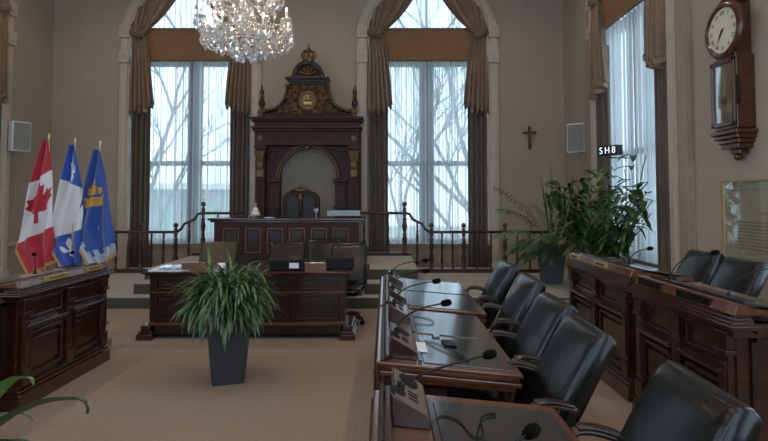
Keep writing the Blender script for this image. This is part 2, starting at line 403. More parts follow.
def swag(loc, rz, s, label, flare=.54):
    # s=-1 left side, +1 right side
    t = thing('tied_drape', label, 'drape', loc, rz, None)
    zt = 5.17; NU, NV = 90, 46; vt = .42; R = R_OP-.03
    def f(u, v):
        if v < vt:      # arch to tie
            q = v/vt
            a = PI-(u*.485)*PI          # from spring at side over past the apex
            ax, az = R*math.cos(a), Z_SP+R*math.sin(a)
            tx, tz = -1.27+.23*u, zt-.03+.02*u
            e = q**(.75+.25*u)
            x = ax+(tx-ax)*e; z = az+(tz-az)*q-(.16*u)*math.sin(PI*q)
            amp = .045*(1-.55*q)
        else:
            q = (v-vt)/(1-vt)
            wd = .23+(flare-.23)*(q**.5)
            xo = -1.27-.05*q; x = xo+wd*u
            zb = 3.52+.05*math.sin(u*24)+.16*u**2
            z = zt-.03-.02*(1-u)+(zb-zt+.03)*q
            amp = .02+.045*q**.6
        y = -.075+amp*1.25*math.sin(u*2*PI*5.5+.8*math.sin(3*v))+.014*math.sin(u*2*PI*13+1)
        return (-s*x if s > 0 else x, y, z)
    fx = f
    MB().grid(fx, NU, NV).build('cloth', 'drape', t, smooth=True, solid=.006)
    # fringe along the hem
    def g(u, v):
        p = Vector(f(u, 1)); p.z -= .085*v; p.y -= .008+.012*abs(math.sin(u*150)); return p
    MB().grid(g, 150, 2).build('fringe', 'fringe', t, solid=.006)
    def h(u, v):   # lead edge braid
        p = Vector(f(1, u)); p.y -= .02; p.x += (v-.5)*.045; return p
    MB().grid(h, 60, 1).build('braid_edge', 'draped', t, solid=.01)
    X = -1 if s < 0 else 1
    mb = MB().tube([(X*1.32, -.05, zt+.08), (X*1.27, -.16, zt+.03), (X*1.14, -.19, zt-.03), (X*1.04, -.14, zt-.05), (X*1.0, -.02, zt-.05)], .02, 8, .06)
    mb.build('tieback', 'draped', t, smooth=True)
    return t
def lower_drape(loc, rz, s, label, x0=.86, x1=1.27):
    def f(u, v):
        x = x0+(x1-x0)*u; ph = u*2*PI*4
        return (s*(x+.01*math.sin(ph*.5)), -.0+.055*math.sin(ph+.3*math.sin(v*5)), .19+(4.3-.19)*v)
    o = MB().grid(f, 70, 8).build('lower_drape', 'draped', smooth=True, solid=.006)
    o.location = loc; o.rotation_euler = (0, 0, rz); tag(o, label, 'drape'); return o
SIDE = {-1: 'left', 1: 'right'}
WN = ['back window left of the throne', 'back window right of the throne', 'tall right wall window', 'left wall window']
for i in range(4):
    l, r = WIN[i]
    for k, (a, b) in enumerate(((-1.24, -.02), (.0, 1.24))):
        sheer(l, r, a, b, 'white sheer curtain, %s half of the %s' % (('left', 'right')[k], WN[i]), k*1.7+i)
    arch_sheer(l, r, 'sheer curtain filling the arch of the '+WN[i])
    valance(l, r, 'flat brown fabric valance across the '+WN[i])
    for s in (-1, 1):
        swag(l, r, s, 'brown fringed tied-back drape, %s side of the %s' % (SIDE[s], WN[i]))
        lower_drape(l, r, s, 'dark straight floor-length drape, %s side of the %s' % (SIDE[s], WN[i]))

# ---------------------------------------------------------------- platform and dais
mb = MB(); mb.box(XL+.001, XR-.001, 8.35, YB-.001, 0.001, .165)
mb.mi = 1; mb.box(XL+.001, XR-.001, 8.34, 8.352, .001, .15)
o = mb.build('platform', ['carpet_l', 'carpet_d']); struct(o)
mb = MB(); mb.box(-3.85, .5, 9.02, YB-.06, .166, .5).box(-3.0, -.36, 8.5, 9.02, .166, .5)
mb.box(-3.85, -3.0, 8.62, 9.02, .166, .33).box(-.36, .5, 8.62, 9.02, .166, .33)
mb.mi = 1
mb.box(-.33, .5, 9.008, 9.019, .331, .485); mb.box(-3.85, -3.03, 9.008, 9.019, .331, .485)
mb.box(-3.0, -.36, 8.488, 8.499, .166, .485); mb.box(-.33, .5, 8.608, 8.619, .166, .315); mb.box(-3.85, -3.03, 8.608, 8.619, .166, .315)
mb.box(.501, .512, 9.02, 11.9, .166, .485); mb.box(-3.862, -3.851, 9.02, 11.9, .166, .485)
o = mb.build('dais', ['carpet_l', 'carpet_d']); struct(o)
struct(MB().box(2.12, XR-.001, 2.0, 8.3, .001, .13).build('side_platform', 'carpet'))
struct(MB().box(XL+.001, -3.0, 2.0, 6.2, .001, .1).build('side_platform_left', 'carpet'))

# ---------------------------------------------------------------- outside
def building(name, x0, x1, y0, y1, h, label):
    t = thing(name, label, 'building', (0, 0, 0))
    MB().box(x0, x1, y0, y1, -4, h).build('wall', 'stone', t)
    m = MB(); n = int((x1-x0)/2.4)
    for i in range(n):
        x = x0+1+i*2.4; m.box(x, x+1.0, y0-.03, y0+.02, h-2.4, h-.9)
    m.build('windows', 'roofg', t)
    MB().box(x0-.3, x1+.3, y0-.4, y1+.3, h, h+.35).build('cornice', 'white', t); return t
building('stone_building', -26, -4, 32, 38, 2.2, 'low pale stone building seen through the sheer curtains of the left back window')
struct(MB().box(-80, 80, YB+1.5, 120, -4.3, -4).build('outdoor_ground', 'ground'))
def tree(loc, h, seed, label):
    rnd = random.Random(seed); t = thing('bare_tree', label, 'tree', loc, 0, 'bare winter trees outside')
    mb = MB()
    def br(p, d, L, r, lev):
        pts = [p]; q = p.copy(); dd = d.copy()
        for i in range(4):
            dd = (dd+Vector((rnd.uniform(-.18, .18), rnd.uniform(-.18, .18), rnd.uniform(-.05, .15)))).normalized(); q = q+dd*(L/4); pts.append(q.copy())
        mb.tube(pts, r, 6 if lev < 2 else 4, taper=[1, .9, .8, .68, .55])
        if lev < 4:
            for k in range(3 if lev else 5):
                a = pts[rnd.choice([2, 3, 4])]; nd = (dd+Vector((rnd.uniform(-1, 1), rnd.uniform(-1, 1), rnd.uniform(-.15, .6)))*.95).normalized()
                br(a, nd, L*rnd.uniform(.55, .75), r*.55, lev+1)
    br(Vector((0, 0, 0)), Vector((rnd.uniform(-.1, .1), 0, 1)), h*.45, .15, 0)
    mb.build('branches', 'bark', t, smooth=True); return t
for (x, y, h, sd, lb) in ((-8.6, 19.5, 14, 3, 'bare tree close outside the left back window'), (3.2, 19.5, 15, 8, 'bare tree close outside the right back window'),
                          (-3.6, 25, 16, 12, 'bare tree between the two back windows, far outside'), (.2, 30, 18, 5, 'bare tree further off outside the right back window')):
    tree((x, y, -4), h, sd, lb)
tree((9.5, 9.2, -4), 14, 21, 'bare tree outside the tall right wall window'); tree((-13, 8.5, -4), 14, 31, 'bare tree outside the left wall window')

# ---------------------------------------------------------------- throne surround
TX, TY, TZ = -1.62, 11.62, .5
def throne_surround():
    t = thing('throne_surround', 'tall carved dark wood throne surround with gilt crown against the back wall', 'throne surround', (TX, TY, TZ))
    Z = lambda z: z-TZ
    a0 = .63; zs = 2.02                       # arch radius, spring
    # back board with arch: built column by column
    mb = MB(); N = 24; xs = sorted({-1.12, 1.12} | {round(-a0*math.cos(PI*i/N), 5) for i in range(N+1)})
    for a, b in zip(xs, xs[1:]):
        m = (a+b)/2
        if abs(m) > a0: mb.box(a, b, 0, .2, 0, Z(2.98)); continue
        za, zb = (Z(zs)+math.sqrt(max(0, a0*a0-q*q)) for q in (a, b))
        mb.hexa([(a, 0, za), (b, 0, zb), (b, .2, zb), (a, .2, za), (a, 0, Z(2.98)), (b, 0, Z(2.98)), (b, .2, Z(2.98)), (a, .2, Z(2.98))])
    mb.build('arch_board', 'woodt', t)
    MB().box(-.62, .62, .14, .19, 0, Z(2.7)).build('cloth_panel', 'throne_cloth', t)
    m = MB().arc_band(0, Z(zs), a0-.01, a0+.05, -.04, .01, 0, PI, 28).arc_band(0, Z(zs), a0+.05, a0+.11, -.06, .01, 0, PI, 28); m.build('archivolt', 'woodt', t, bev=.006)
    MB().arc_band(0, Z(zs), a0+.045, a0+.06, -.068, .0, 0, PI, 28).arc_band(0, Z(zs), a0-.01, a0+.005, -.05, .0, 0, PI, 28).build('gilt_line', 'gilt', t)
    for s in (-1, 1):
        m = MB()
        m.box(s*.72-.11, s*.72+.11, -.09, 0, 0, Z(1.95)).box(s*.72-.13, s*.72+.13, -.11, 0, Z(1.9), Z(1.94)).box(s*.72-.15, s*.72+.15, -.13, 0, Z(1.95), Z(2.03))
        m.box(s*.72-.13, s*.72+.13, -.12, 0, 0, .25).box(s*.72-.14, s*.72+.14, -.13, 0, Z(1.42), Z(1.46))
        m.build('inner_pilaster', 'woodt', t, bev=.008)
        m = MB()
        m.box(s*1.02-.1, s*1.02+.1, -.16, 0, .3, Z(2.62)).box(s*1.02-.14, s*1.02+.14, -.19, 0, 0, .3).box(s*1.02-.12, s*1.02+.12, -.18, 0, .3, .36)
        for k in (-.05, 0, .05): m.box(s*1.02+k-.012, s*1.02+k+.012, -.172, -.16, .45, Z(2.1))
        m.box(s*1.02-.13, s*1.02+.13, -.2, 0, Z(2.62), Z(2.7)).box(s*1.12-.05, s*1.12+.05, 0, .2, 0, Z(2.98))
        m.build('outer_pilaster', 'woodt', t, bev=.006)
        m = MB()           # gilt capital: bell with curled leaves
        m.lathe([(.06, Z(2.25)), (.075, Z(2.32)), (.07, Z(2.4)), (.1, Z(2.52)), (.115, Z(2.58))], (s*1.02, -.17, 0), 12, sy=.45)
        for k in (-1, 0, 1):
            m.tube([(s*1.02+k*.055, -.22, Z(2.36)), (s*1.02+k*.075, -.26, Z(2.46)), (s*1.02+k*.1, -.27, Z(2.56)), (s*1.02+k*.115, -.24, Z(2.58))], .02, 6)
        m.box(s*1.02-.07, s*1.02+.07, -.19, -.16, Z(2.06), Z(2.2))
        m.build('gilt_capital', 'gilt', t, bev=.004)
        m = MB(); m.lathe([(.11, 0), (.11, .02), (.085, .025), (.08, .01), (0, .012)], n=20, mx=Matrix.Translation((s*.80, -.0, Z(2.5))) @ Matrix.Rotation(PI/2, 4, 'X')); m.build('roundel', 'woodt', t)
        m = MB(); m.lathe([(.055, 0), (.055, .02), (.03, .02), (.025, .035), (0, .04)], n=14, mx=Matrix.Translation((s*1.02, -.2, Z(2.84))) @ Matrix.Rotation(PI/2, 4, 'X')); m.build('rosette', 'gilt', t)
    m = MB().box(-1.14, 1.14, -.2, .2, Z(2.7), Z(2.98)).box(-1.17, 1.17, -.24, .2, Z(2.98), Z(3.03)).box(-1.2, 1.2, -.28, .2, Z(3.03), Z(3.08))
    m.box(-1.15, 1.15, -.2, .2, Z(3.08), Z(3.18)).box(-1.2, 1.2, -.27, .2, Z(3.18), Z(3.22)).box(-1.23, 1.23, -.31, .2, Z(3.22), Z(3.27))
    m.build('entablature', 'woodt', t, bev=.008)
    pts = [(-.86+i*.0478, -.21, Z(2.86)+(.03 if i % 2 else -.03)) for i in range(37)]
    MB().tube(pts, .014, 4).build('gilt_zigzag', 'gilt', t)
    m = MB().lathe([(.1, 0), (.09, .04), (.05, .07), (0, .08)], n=12, mx=Matrix.Translation((0, -.07, Z(2.72))) @ Matrix.Rotation(PI/2, 4, 'X')); m.sphere((0, -.12, Z(2.66)), .05); m.build('gilt_keystone', 'gilt', t, smooth=True)
    # pediment silhouette (half outline mirrored)
    half = [(1.0, 3.27), (.98, 3.36), (.86, 3.38), (.72, 3.42), (.60, 3.50), (.51, 3.62), (.46, 3.78), (.47, 3.95), (.40, 3.97)]
    poly = [(x, Z(z)) for x, z in half]+[(-x, Z(z)) for x, z in half[::-1]]
    MB().prism(poly, -.1, .12).build('pediment', 'woodt', t, bev=.01)
    for s in (-1, 1):
        sc = [(s*x, -.12, Z(z)) for x, z in ((.98, 3.40), (.84, 3.42), (.70, 3.46), (.58, 3.55), (.50, 3.68), (.46, 3.82), (.47, 3.94))]
        MB().tube(sc, .045, 8, taper=[1, 1, .95, .9, .85, .8, .7]).build('pediment_scroll', 'woodd', t, smooth=True)
        mm = MB()
        for i in range(14):
            q = i/13*6; k = min(5, int(q)); a, b = Vector(sc[k]), Vector(sc[k+1]); p = a.lerp(b, q-k); mm.sphere((p.x, p.y-.045, p.z), .03, 1, 8, 6)
        mm.build('gilt_beads', 'gilt', t, smooth=True)
        mm = MB(); sp = [(s*(1.02)+.075*(1-i/30)*math.cos(i*.5), -.15, Z(3.36)+.075*(1-i/30)*math.sin(i*.5)) for i in range(26)]
        mm.tube(sp, .022, 6); mm.sphere((s*1.02, -.15, Z(3.36)), .035); mm.build('gilt_volute', 'gilt', t, smooth=True)
        f = MB().lathe([(.07, 0), (.07, .03), (.035, .05), (.05, .09), (.075, .14), (.07, .2), (.035, .25), (.045, .28), (.03, .32), (.05, .37), (.035, .43), (.015, .48), (.022, .51), (0, .54)], (s*1.03, -.02, Z(3.42)), 14)
        f.build('finial', 'woodd', t, smooth=True)
        for z in (3.5, 3.72, 3.84): MB().lathe([(.05, -.012), (.06, 0), (.05, .012)], (s*1.03, -.02, Z(z)), 12).build('gilt_ring', 'gilt', t)
    # gilt scroll carving around the medallion
    rn = random.Random(4); SW = {-1: MB(), 1: MB()}
    def spiral(cx, cz, r, tr, a0, sg, y=-.13):
        SW[-1 if cx < 0 else 1].tube([(cx+r*(1-i/22)*math.cos(a0+sg*i*.45), y-.02*(i/20), cz+r*(1-i/22)*math.sin(a0+sg*i*.45)) for i in range(21)], tr, 5)
    for s in (-1, 1):
        for (x, z, r) in ((.30, 3.42, .09), (.46, 3.46, .07), (.34, 3.62, .07), (.36, 3.80, .07), (.24, 3.88, .06), (.10, 3.90, .05), (.16, 3.38, .06), (.6, 3.40, .05), (.27, 3.53, .05), (.28, 3.72, .05), (.42, 3.7, .04)):
            spiral(s*x, Z(z), r, .014, rn.uniform(0, 6), s)
            SW[s].sphere((s*x, -.14, Z(z)), .018, 1, 6, 5)
    for i in range(90):
        x = rn.uniform(-.62, .62); z = rn.uniform(3.32, 3.92)
        if abs(x) > .16+.5*max(0, 1-(z-3.28)/.42) + .26 or x*x+(z-3.62)**2 < .05: continue
        spiral(x, Z(z), rn.uniform(.02, .045), .009, rn.uniform(0, 6), rn.choice((-1, 1)))
    for s in (-1, 1): SW[s].build('gilt_scrollwork', 'gilt', t, smooth=True)
    m = MB().lathe([(.2, 0), (.2, .03), (.17, .04), (.165, .02), (0, .02)], n=28, mx=Matrix.Translation((0, -.1, Z(3.62))) @ Matrix.Rotation(PI/2, 4, 'X')); m.build('medallion', 'gilt', t)
    m = MB(); m.box(-.09, .09, -.15, -.12, Z(3.53), Z(3.6)); m.sphere((.02, -.14, Z(3.66)), .06, 1.1); m.tube([(-.08, -.14, Z(3.6)), (-.05, -.15, Z(3.7)), (.0, -.15, Z(3.74))], .02, 6); m.build('medallion_relief', 'brass', t, bev=.01)
    # upper cornice, lunette and crown
    m = MB().box(-.40, .40, -.14, .13, Z(3.96), Z(4.0)).box(-.44, .44, -.18, .14, Z(4.0), Z(4.05)).box(-.48, .48, -.22, .15, Z(4.05), Z(4.10)); m.build('upper_cornice', 'woodd', t, bev=.006)
    m = MB().prism([(.33*math.cos(PI*i/20), Z(4.10)+.36*math.sin(PI*i/20)) for i in range(21)], -.08, .1); m.build('lunette', 'woodt', t)
    m = MB().arc_band(0, Z(4.10), .27, .36, -.14, .1, 0, PI, 22); m.build('lunette_moulding', 'woodd', t, bev=.008)
    m = MB()
    for a in (20, 55, 90, 125, 160): m.tube([(0, -.1, Z(4.16)), (.2*math.cos(math.radians(a)), -.1, Z(4.16)+.19*math.sin(math.radians(a)))], .016, 5)
    m.sphere((0, -.1, Z(4.17)), .04); m.build('gilt_palmette', 'gilt', t, smooth=True)
    
    zc = Z(4.46)
    m = MB().lathe([(.1, 0), (.125, .0), (.13, .05), (.12, .055)], (0, -.02, zc), 16)
    for k in range(8):
        a = k*PI/4; d = Vector((math.cos(a), math.sin(a), 0)); c0 = Vector((0, -.02, zc))
        m.tube([c0+d*.12+Vector((0, 0, .05)), c0+d*.165+Vector((0, 0, .12)), c0+d*.14+Vector((0, 0, .19)), c0+d*.05+Vector((0, 0, .22)), c0+Vector((0, 0, .2))], .02, 6)
        m.sphere(c0+d*.13+Vector((0, 0, .075)), .03, 1, 6, 5)
    m.sphere((0, -.02, zc+.26), .045); m.box(-.011, .011, -.03, -.01, zc+.29, zc+.38).box(-.035, .035, -.03, -.01, zc+.33, zc+.35)
    m.build('crown', 'gilt', t)
    return t
ts = throne_surround(); ts.scale = (.94, 1, 1.01)
# throne chair
t = thing('throne_chair', 'high backed dark leather throne with carved crest in front of the arch', 'chair', (-1.69, 10.95, .5)); t.scale = (1.08, 1, 1)
m = MB().prism([(-.30, .45), (.30, .45), (.345, .9), (.34, 1.16), (.26, 1.25), (.12, 1.28), (0, 1.29), (-.12, 1.28), (-.26, 1.25), (-.34, 1.16), (-.345, .9)], .2, .28); m.build('back_frame', 'woodt', t, bev=.02)
m = MB().prism([(-.24, .5), (-.02, .5), (-.02, 1.16), (-.12, 1.19), (-.24, 1.15), (-.28, 1.05), (-.28, .85)], .14, .2); m.build('back_pad', 'throne_pad', t, bev=.03, seg=3)
m = MB().prism([(.24, .5), (.02, .5), (.02, 1.16), (.12, 1.19), (.24, 1.15), (.28, 1.05), (.28, .85)], .14, .2); m.build('back_pad', 'throne_pad', t, bev=.03, seg=3)
m = MB().tube([(-.2, .2, 1.26), (-.1, .18, 1.33), (0, .17, 1.36), (.1, .18, 1.33), (.2, .2, 1.26)], .03, 8).sphere((0, .17, 1.37), .05); m.tube([(0, .12, 1.22), (0, .12, .9)], .02, 6); m.sphere((0, .12, 1.12), .045); m.build('carved_crest', 'gilt', t, smooth=True)
MB().box(-.30, .30, -.32, .26, .36, .5).build('seat', 'leather', t, bev=.04, seg=3)
for s in (-1, 1):
    m = MB().tube([(s*.33, .2, .76), (s*.34, -.05, .74), (s*.34, -.28, .72), (s*.34, -.3, .62), (s*.33, -.24, .42)], .03, 8); m.build('armrest', 'woodt', t, smooth=True)
    for y in (-.26, .22): MB().lathe([(.03, 0), (.035, .05), (.022, .08), (.04, .2), (.03, .36)], (s*.27, y, 0), 10).build('leg', 'woodt', t, smooth=True)
# crucifix
t = thing('crucifix', 'small brown wooden crucifix on the taupe back wall', 'crucifix', (3.08, YB-.022, 2.68))
MB().box(-.03, .03, -.02, .02, 0, .50).box(-.15, .15, -.02, .02, .34, .385).build('cross', 'woodo', t, bev=.004)
m = MB().tube([(-.13, -.04, .39), (-.06, -.045, .36), (0, -.045, .35), (.06, -.045, .36), (.13, -.04, .39)], .012, 6)
m.tube([(0, -.05, .37), (0, -.05, .3), (.01, -.055, .22), (0, -.06, .15), (0, -.045, .06)], .022, 8, taper=[1, 1.1, .9, .8, .4]).sphere((0, -.055, .41), .025, 1.2)
m.build('figure', 'corpus', t, smooth=True)

# ---------------------------------------------------------------- speaker's desk on the dais
def panel_frame(mb, x0, x1, z0, z1, y, w=.018, d=.012):
    mb.box(x0, x1, y-d, y, z0, z0+w).box(x0, x1, y-d, y, z1-w, z1).box(x0, x0+w, y-d, y, z0, z1).box(x1-w, x1, y-d, y, z0, z1)
t = thing('speaker_desk', 'long dark raised desk with gilt edged panels on the dais below the throne', 'desk', (-1.70, 9.6, .5))
MB().box(-1.24, 1.24, 0, .75, 0, .72).build('body', 'woodt', t, bev=.005)
MB().box(-1.34, 1.34, -.06, .8, .75, .79).box(-1.30, 1.30, -.03, .78, .715, .75).build('desktop', 'woodh', t, bev=.01)
MB().box(-1.27, 1.27, -.03, 0, 0, .12).box(-1.26, 1.26, -.02, 0, .12, .15).build('plinth', 'woodd', t, bev=.005)
for i in range(6):
    x = -1.08+i*.375; m = MB(); panel_frame(m, x, x+.27, .2, .62, 0, .014, .012); m.build('gilt_panel_frame', 'gilt', t)
    MB().box(x+.04, x+.23, -.008, 0, .25, .57).build('panel', 'woodd', t, bev=.004)
    if i < 5: MB().box(x+.30, x+.345, -.02, 0, .16, .70).build('stile', 'woodt', t, bev=.004)
ZD = 1.292
t = thing('table_bell', 'small white and gold bell on the left of the raised desk', 'bell', (-2.29, 9.85, ZD))
MB().lathe([(.12, 0), (.12, .03), (.1, .04)], n=18).build('base', 'woodo', t)
MB().lathe([(.085, .04), (.075, .08), (.05, .12), (.045, .16), (.02, .18), (0, .182)], n=18).build('bell_body', 'white', t, smooth=True)
MB().lathe([(.012, .18), (.022, .2), (.012, .22), (.02, .245), (0, .26)], n=12).build('handle', 'brass', t, smooth=True)
o = MB().lathe([(.03, 0), (.008, .01), (.008, .06), (.035, .1), (.04, .17)], n=14).build('water_goblet', 'crystal', smooth=True); o.location = (-1.22, 9.8, ZD); tag(o, 'small clear goblet on the raised desk before the throne chair', 'glass')
t = thing('desk_monitor', 'flat dark screen lying low on the right of the raised desk', 'monitor', (-.75, 9.95, ZD))
MB().box(-.3, .3, -.02, .02, .02, .13).build('screen', 'pad', t, bev=.008); MB().box(-.12, .12, -.06, .08, 0, .02).build('stand', 'blackp', t)
o = MB().box(-.08, .08, -.05, .05, 0, .012).build('note_paper', 'paper'); o.location = (-2.02, 9.7, ZD); tag(o, 'small white paper beside the bell on the raised desk', 'paper')

# ---------------------------------------------------------------- balustrades
def turned(h, r):
    P = [(1.2, 0), (1.2, .08), (.7, .1), (.95, .14), (.55, .18), (.8, .26), (1.05, .34), (.6, .42), (.85, .45), (.5, .49), (.8, .56), (1.0, .64), (.6, .74), (.85, .78), (.5, .82), (.7, .9), (.7, 1)]
    return [(a*r, b*h) for a, b in P]
def balustrade(name, label, lower, upper_x, sgn):
    t = thing(name, label, 'railing', (0, 0, 0))
    Y = 11.15
    zL, zU = .166, .5; tL, tU = .97, 1.38
    xs = sorted(lower)
    def post(x, z, top):
        m = MB().lathe(turned(top-z, .050), (x, Y, z), 14); m.lathe([(.02, 0), (.042, .01), (.03, .03), (.015, .04), (.045, .075), (.05, .1), (.035, .135), (0, .15)], (x, Y, top), 14); m.build('newel_post', 'rail', t, smooth=True)
    def bal(x, z, top): MB().lathe(turned(top-z, .030), (x, Y, z), 10).build('baluster', 'rail', t, smooth=True)
    return t, post, bal, Y
# right balustrade
def rail_run(t, pts, r=.022): MB().tube(pts, r, 8, r*1.25).build('handrail', 'rail', t, smooth=True)
t, post, bal, Y = balustrade('balustrade', 'turned dark wood balustrade stepping down to the right below the right back window', [0], 0, 1)
post(.37, .5, 1.42); post(.90, .166, 1.0); post(1.54, .166, 1.0); post(2.36, .166, 1.0); post(3.3, .166, 1.0)
for x in (-.43, -.19, .04): bal(x, .5, 1.32)
bal(.62, .33, 1.16)
for x in (1.11, 1.32, 1.81, 2.08, 2.6, 2.85, 3.08): bal(x, .166, .95)
rail_run(t, [(-.62, Y, 1.34), (.2, Y, 1.34), (.40, Y, 1.34), (.47, Y, 1.32), (.53, Y, 1.22), (.62, Y, 1.17), (.71, Y, 1.13), (.78, Y, 1.02), (.86, Y, .97), (.95, Y, .965), (3.38, Y, .965)])
MB().box(.5, 3.4, Y-.04, Y+.04, .166, .235).box(-.62, .5, Y-.04, Y+.04, .5, .56).build('bottom_rail', 'rail', t, bev=.004)
t, post, bal, Y = balustrade('balustrade', 'turned dark wood balustrade stepping down to the left below the left back window', [0], 0, -1)
post(-3.63, .5, 1.42); post(-4.17, .166, 1.0); post(-4.87, .166, 1.0); post(-5.6, .166, 1.0); post(-6.5, .166, 1.0)
for x in (-3.34, -3.05): bal(x, .5, 1.32)
bal(-3.91, .33, 1.16)
for x in (-4.41, -4.65, -5.1, -5.35, -5.85, -6.1, -6.8): bal(x, .166, .95)
rail_run(t, [(-2.82, Y, 1.34), (-3.5, Y, 1.34), (-3.66, Y, 1.34), (-3.74, Y, 1.32), (-3.8, Y, 1.22), (-3.9, Y, 1.17), (-4.0, Y, 1.13), (-4.07, Y, 1.02), (-4.14, Y, .97), (-4.22, Y, .965), (-7.1, Y, .965)])
MB().box(-7.1, -3.86, Y-.04, Y+.04, .166, .235).box(-3.84, -2.82, Y-.04, Y+.04, .5, .56).build('bottom_rail', 'rail', t, bev=.004)

# ---------------------------------------------------------------- chairs
def exec_chair(label, cat='chair', lm='leather', arms=True, group=None, name='leather_armchair'):
    # local: faces +y, origin on the floor
    t = thing(name, label, cat, group=group)
    # backrest: soft slab leaning back, rolled at the top
    prof = [(-.175, .45), (-.215, .54), (-.275, .67), (-.345, .81), (-.425, .95), (-.455, .995), (-.485, 1.012), (-.52, 1.005), (-.543, .975), (-.54, .94), (-.51, .90), (-.445, .78), (-.375, .64), (-.31, .50), (-.27, .44), (-.215, .43)]
    cy_, cz_ = -.36, .73
    rings = []
    for (x, k, bu) in ((-.252, .80, -.004), (-.248, .93, -.003), (-.238, 1.0, 0), (-.205, 1.02, .004), (-.12, 1.03, .010), (0, 1.03, .013), (.12, 1.03, .010), (.205, 1.02, .004), (.238, 1.0, 0), (.248, .93, -.003), (.252, .80, -.004)):
        r_ = []
        for i, (py, pz) in enumerate(prof):
            t0 = (pz-.43)/.58; ay = -.215-.29*max(0, t0)**1.1      # centre line of the slab
            r_.append((x*(.95+.05*math.sin(PI*min(1, max(0, t0)))), ay+(py-ay)*k+(bu if i < 6 else 0), cz_+(pz-cz_)*(1-(1-min(k, 1))*.12)))
        rings.append(r_)
    MB().loft(rings).build('backrest', lm, t, smooth=True)
    m = MB()
    def seat(u, v):
        a = 2*PI*u; ex = abs(math.cos(a))**.3*(1 if math.cos(a) > 0 else -1); ey = abs(math.sin(a))**.3*(1 if math.sin(a) > 0 else -1)
        k = (.86, .97, 1, 1, .95, .8, .3)[v]; z = (.385, .395, .42, .455, .482, .49, .482)[v]
        return (.255*ex*k, .03+.25*ey*k, z)
    m.loft([[seat(i/36, v) for i in range(36)] for v in range(7)]); m.build('seat', lm, t, smooth=True)
    if arms:
        for s in (-1, 1):
            pts = bez([(s*.262, -.345, .70), (s*.285, -.27, .725), (s*.295, -.21, .735), (s*.295, -.165, .722)], 10)+bez([(s*.295, -.15, .705), (s*.295, -.12, .64), (s*.285, -.17, .52), (s*.262, -.12, .44)], 10)
            a = MB().tube(pts, .030, 8, .015).build('armrest', 'woodd', t, smooth=True)
            pts = bez([(s*.268, -.335, .717), (s*.285, -.27, .742), (s*.295, -.21, .75), (s*.295, -.17, .738)], 10)
            MB().tube(pts, .030, 8, .009).build('arm_pad', 'woodd', a, smooth=True)
    MB().lathe([(.035, .16), (.03, .2), (.03, .385)], n=14).build('column', 'blackp', t)
    MB().box(-.11, .11, -.1, .12, .365, .395).build('seat_plate', 'blackp', t, bev=.01)
    m = MB()
    for k in range(5):
        a = 2*PI*k/5+.3; d = Vector((math.cos(a), math.sin(a), 0)); m.tube([d*.02+Vector((0, 0, .15)), d*.15+Vector((0, 0, .125)), d*.285+Vector((0, 0, .085))], .026, 8, .018)
    m.lathe([(.05, .1), (.05, .17)], n=14); m.build('base', 'woodd', t)
    for k in range(5):
        a = 2*PI*k/5+.3; cx, cy = .285*math.cos(a), .285*math.sin(a)
        m = MB()
        for q in (-.014, .014): m.lathe([(.026, -.009), (.03, 0), (.026, .009)], n=14, mx=Matrix.Translation((cx, cy, .031)) @ Matrix.Rotation(a, 4, 'Z') @ Matrix.Rotation(PI/2, 4, 'X') @ Matrix.Translation((0, 0, q)))
        m.box(cx-.012, cx+.012, cy-.012, cy+.012, .04, .09); m.build('caster', 'blackp', t)
    return t
G1 = 'black leather armchairs along the centre desks'
ch0 = exec_chair('x', group=G1)
# chairs face -X: rz = +90deg ; backrest top sits ~.44 behind the origin
spots = [(.66, 5.32, 'black leather armchair farthest away at the centre desks, nearest the back balustrade'), (.63, 4.36, 'black leather armchair second farthest at the centre desks'),
         (.53, 3.39, 'black leather armchair in the middle of the five along the centre desks'), (.47, 2.72, 'black leather armchair beside the near corner of the middle centre desk'),
         (.54, 1.88, 'nearest black leather armchair, cut by the bottom photo edge')]
for i, (x, y, lb) in enumerate(spots):
    o = ch0 if i == 0 else copy_tree(ch0)
    o.location = (x, y, 0); o.rotation_euler = (0, 0, PI/2+(0, -.03, .02, -.02, -.05)[i]); o['label'] = lb
for (x, y, lb) in ((2.56, 5.38, 'black leather armchair behind the right side desks, farther from the wall clock picture'), (2.46, 4.62, 'black leather armchair behind the right side desks in front of the framed picture')):
    o = copy_tree(ch0, (x, y, .131), PI/2, lb); o['group'] = 'black leather armchairs behind the right side desks'
    o.scale = (1, 1, .97)
G3 = 'black leather armchairs behind the clerk table'
for i, (x, y, r, lb) in enumerate(((-1.38, 7.42, PI, 'black leather armchair behind the middle of the clerk table'), (-.84, 7.98, PI+.2, 'black leather armchair at the right end of the clerk table, rear one of the pair'),
                      (-.56, 7.36, PI-.12, 'black leather armchair at the right end of the clerk table, front one of the pair'))):
    o = copy_tree(ch0, (x, y, 0), r, lb); o['group'] = G3
chb = exec_chair('brown-lit leather armchair behind the left end of the clerk table', lm='leathlit', name='brown_lit_armchair'); chb.location = (-2.33, 7.42, 0); chb.rotation_euler = (0, 0, PI)

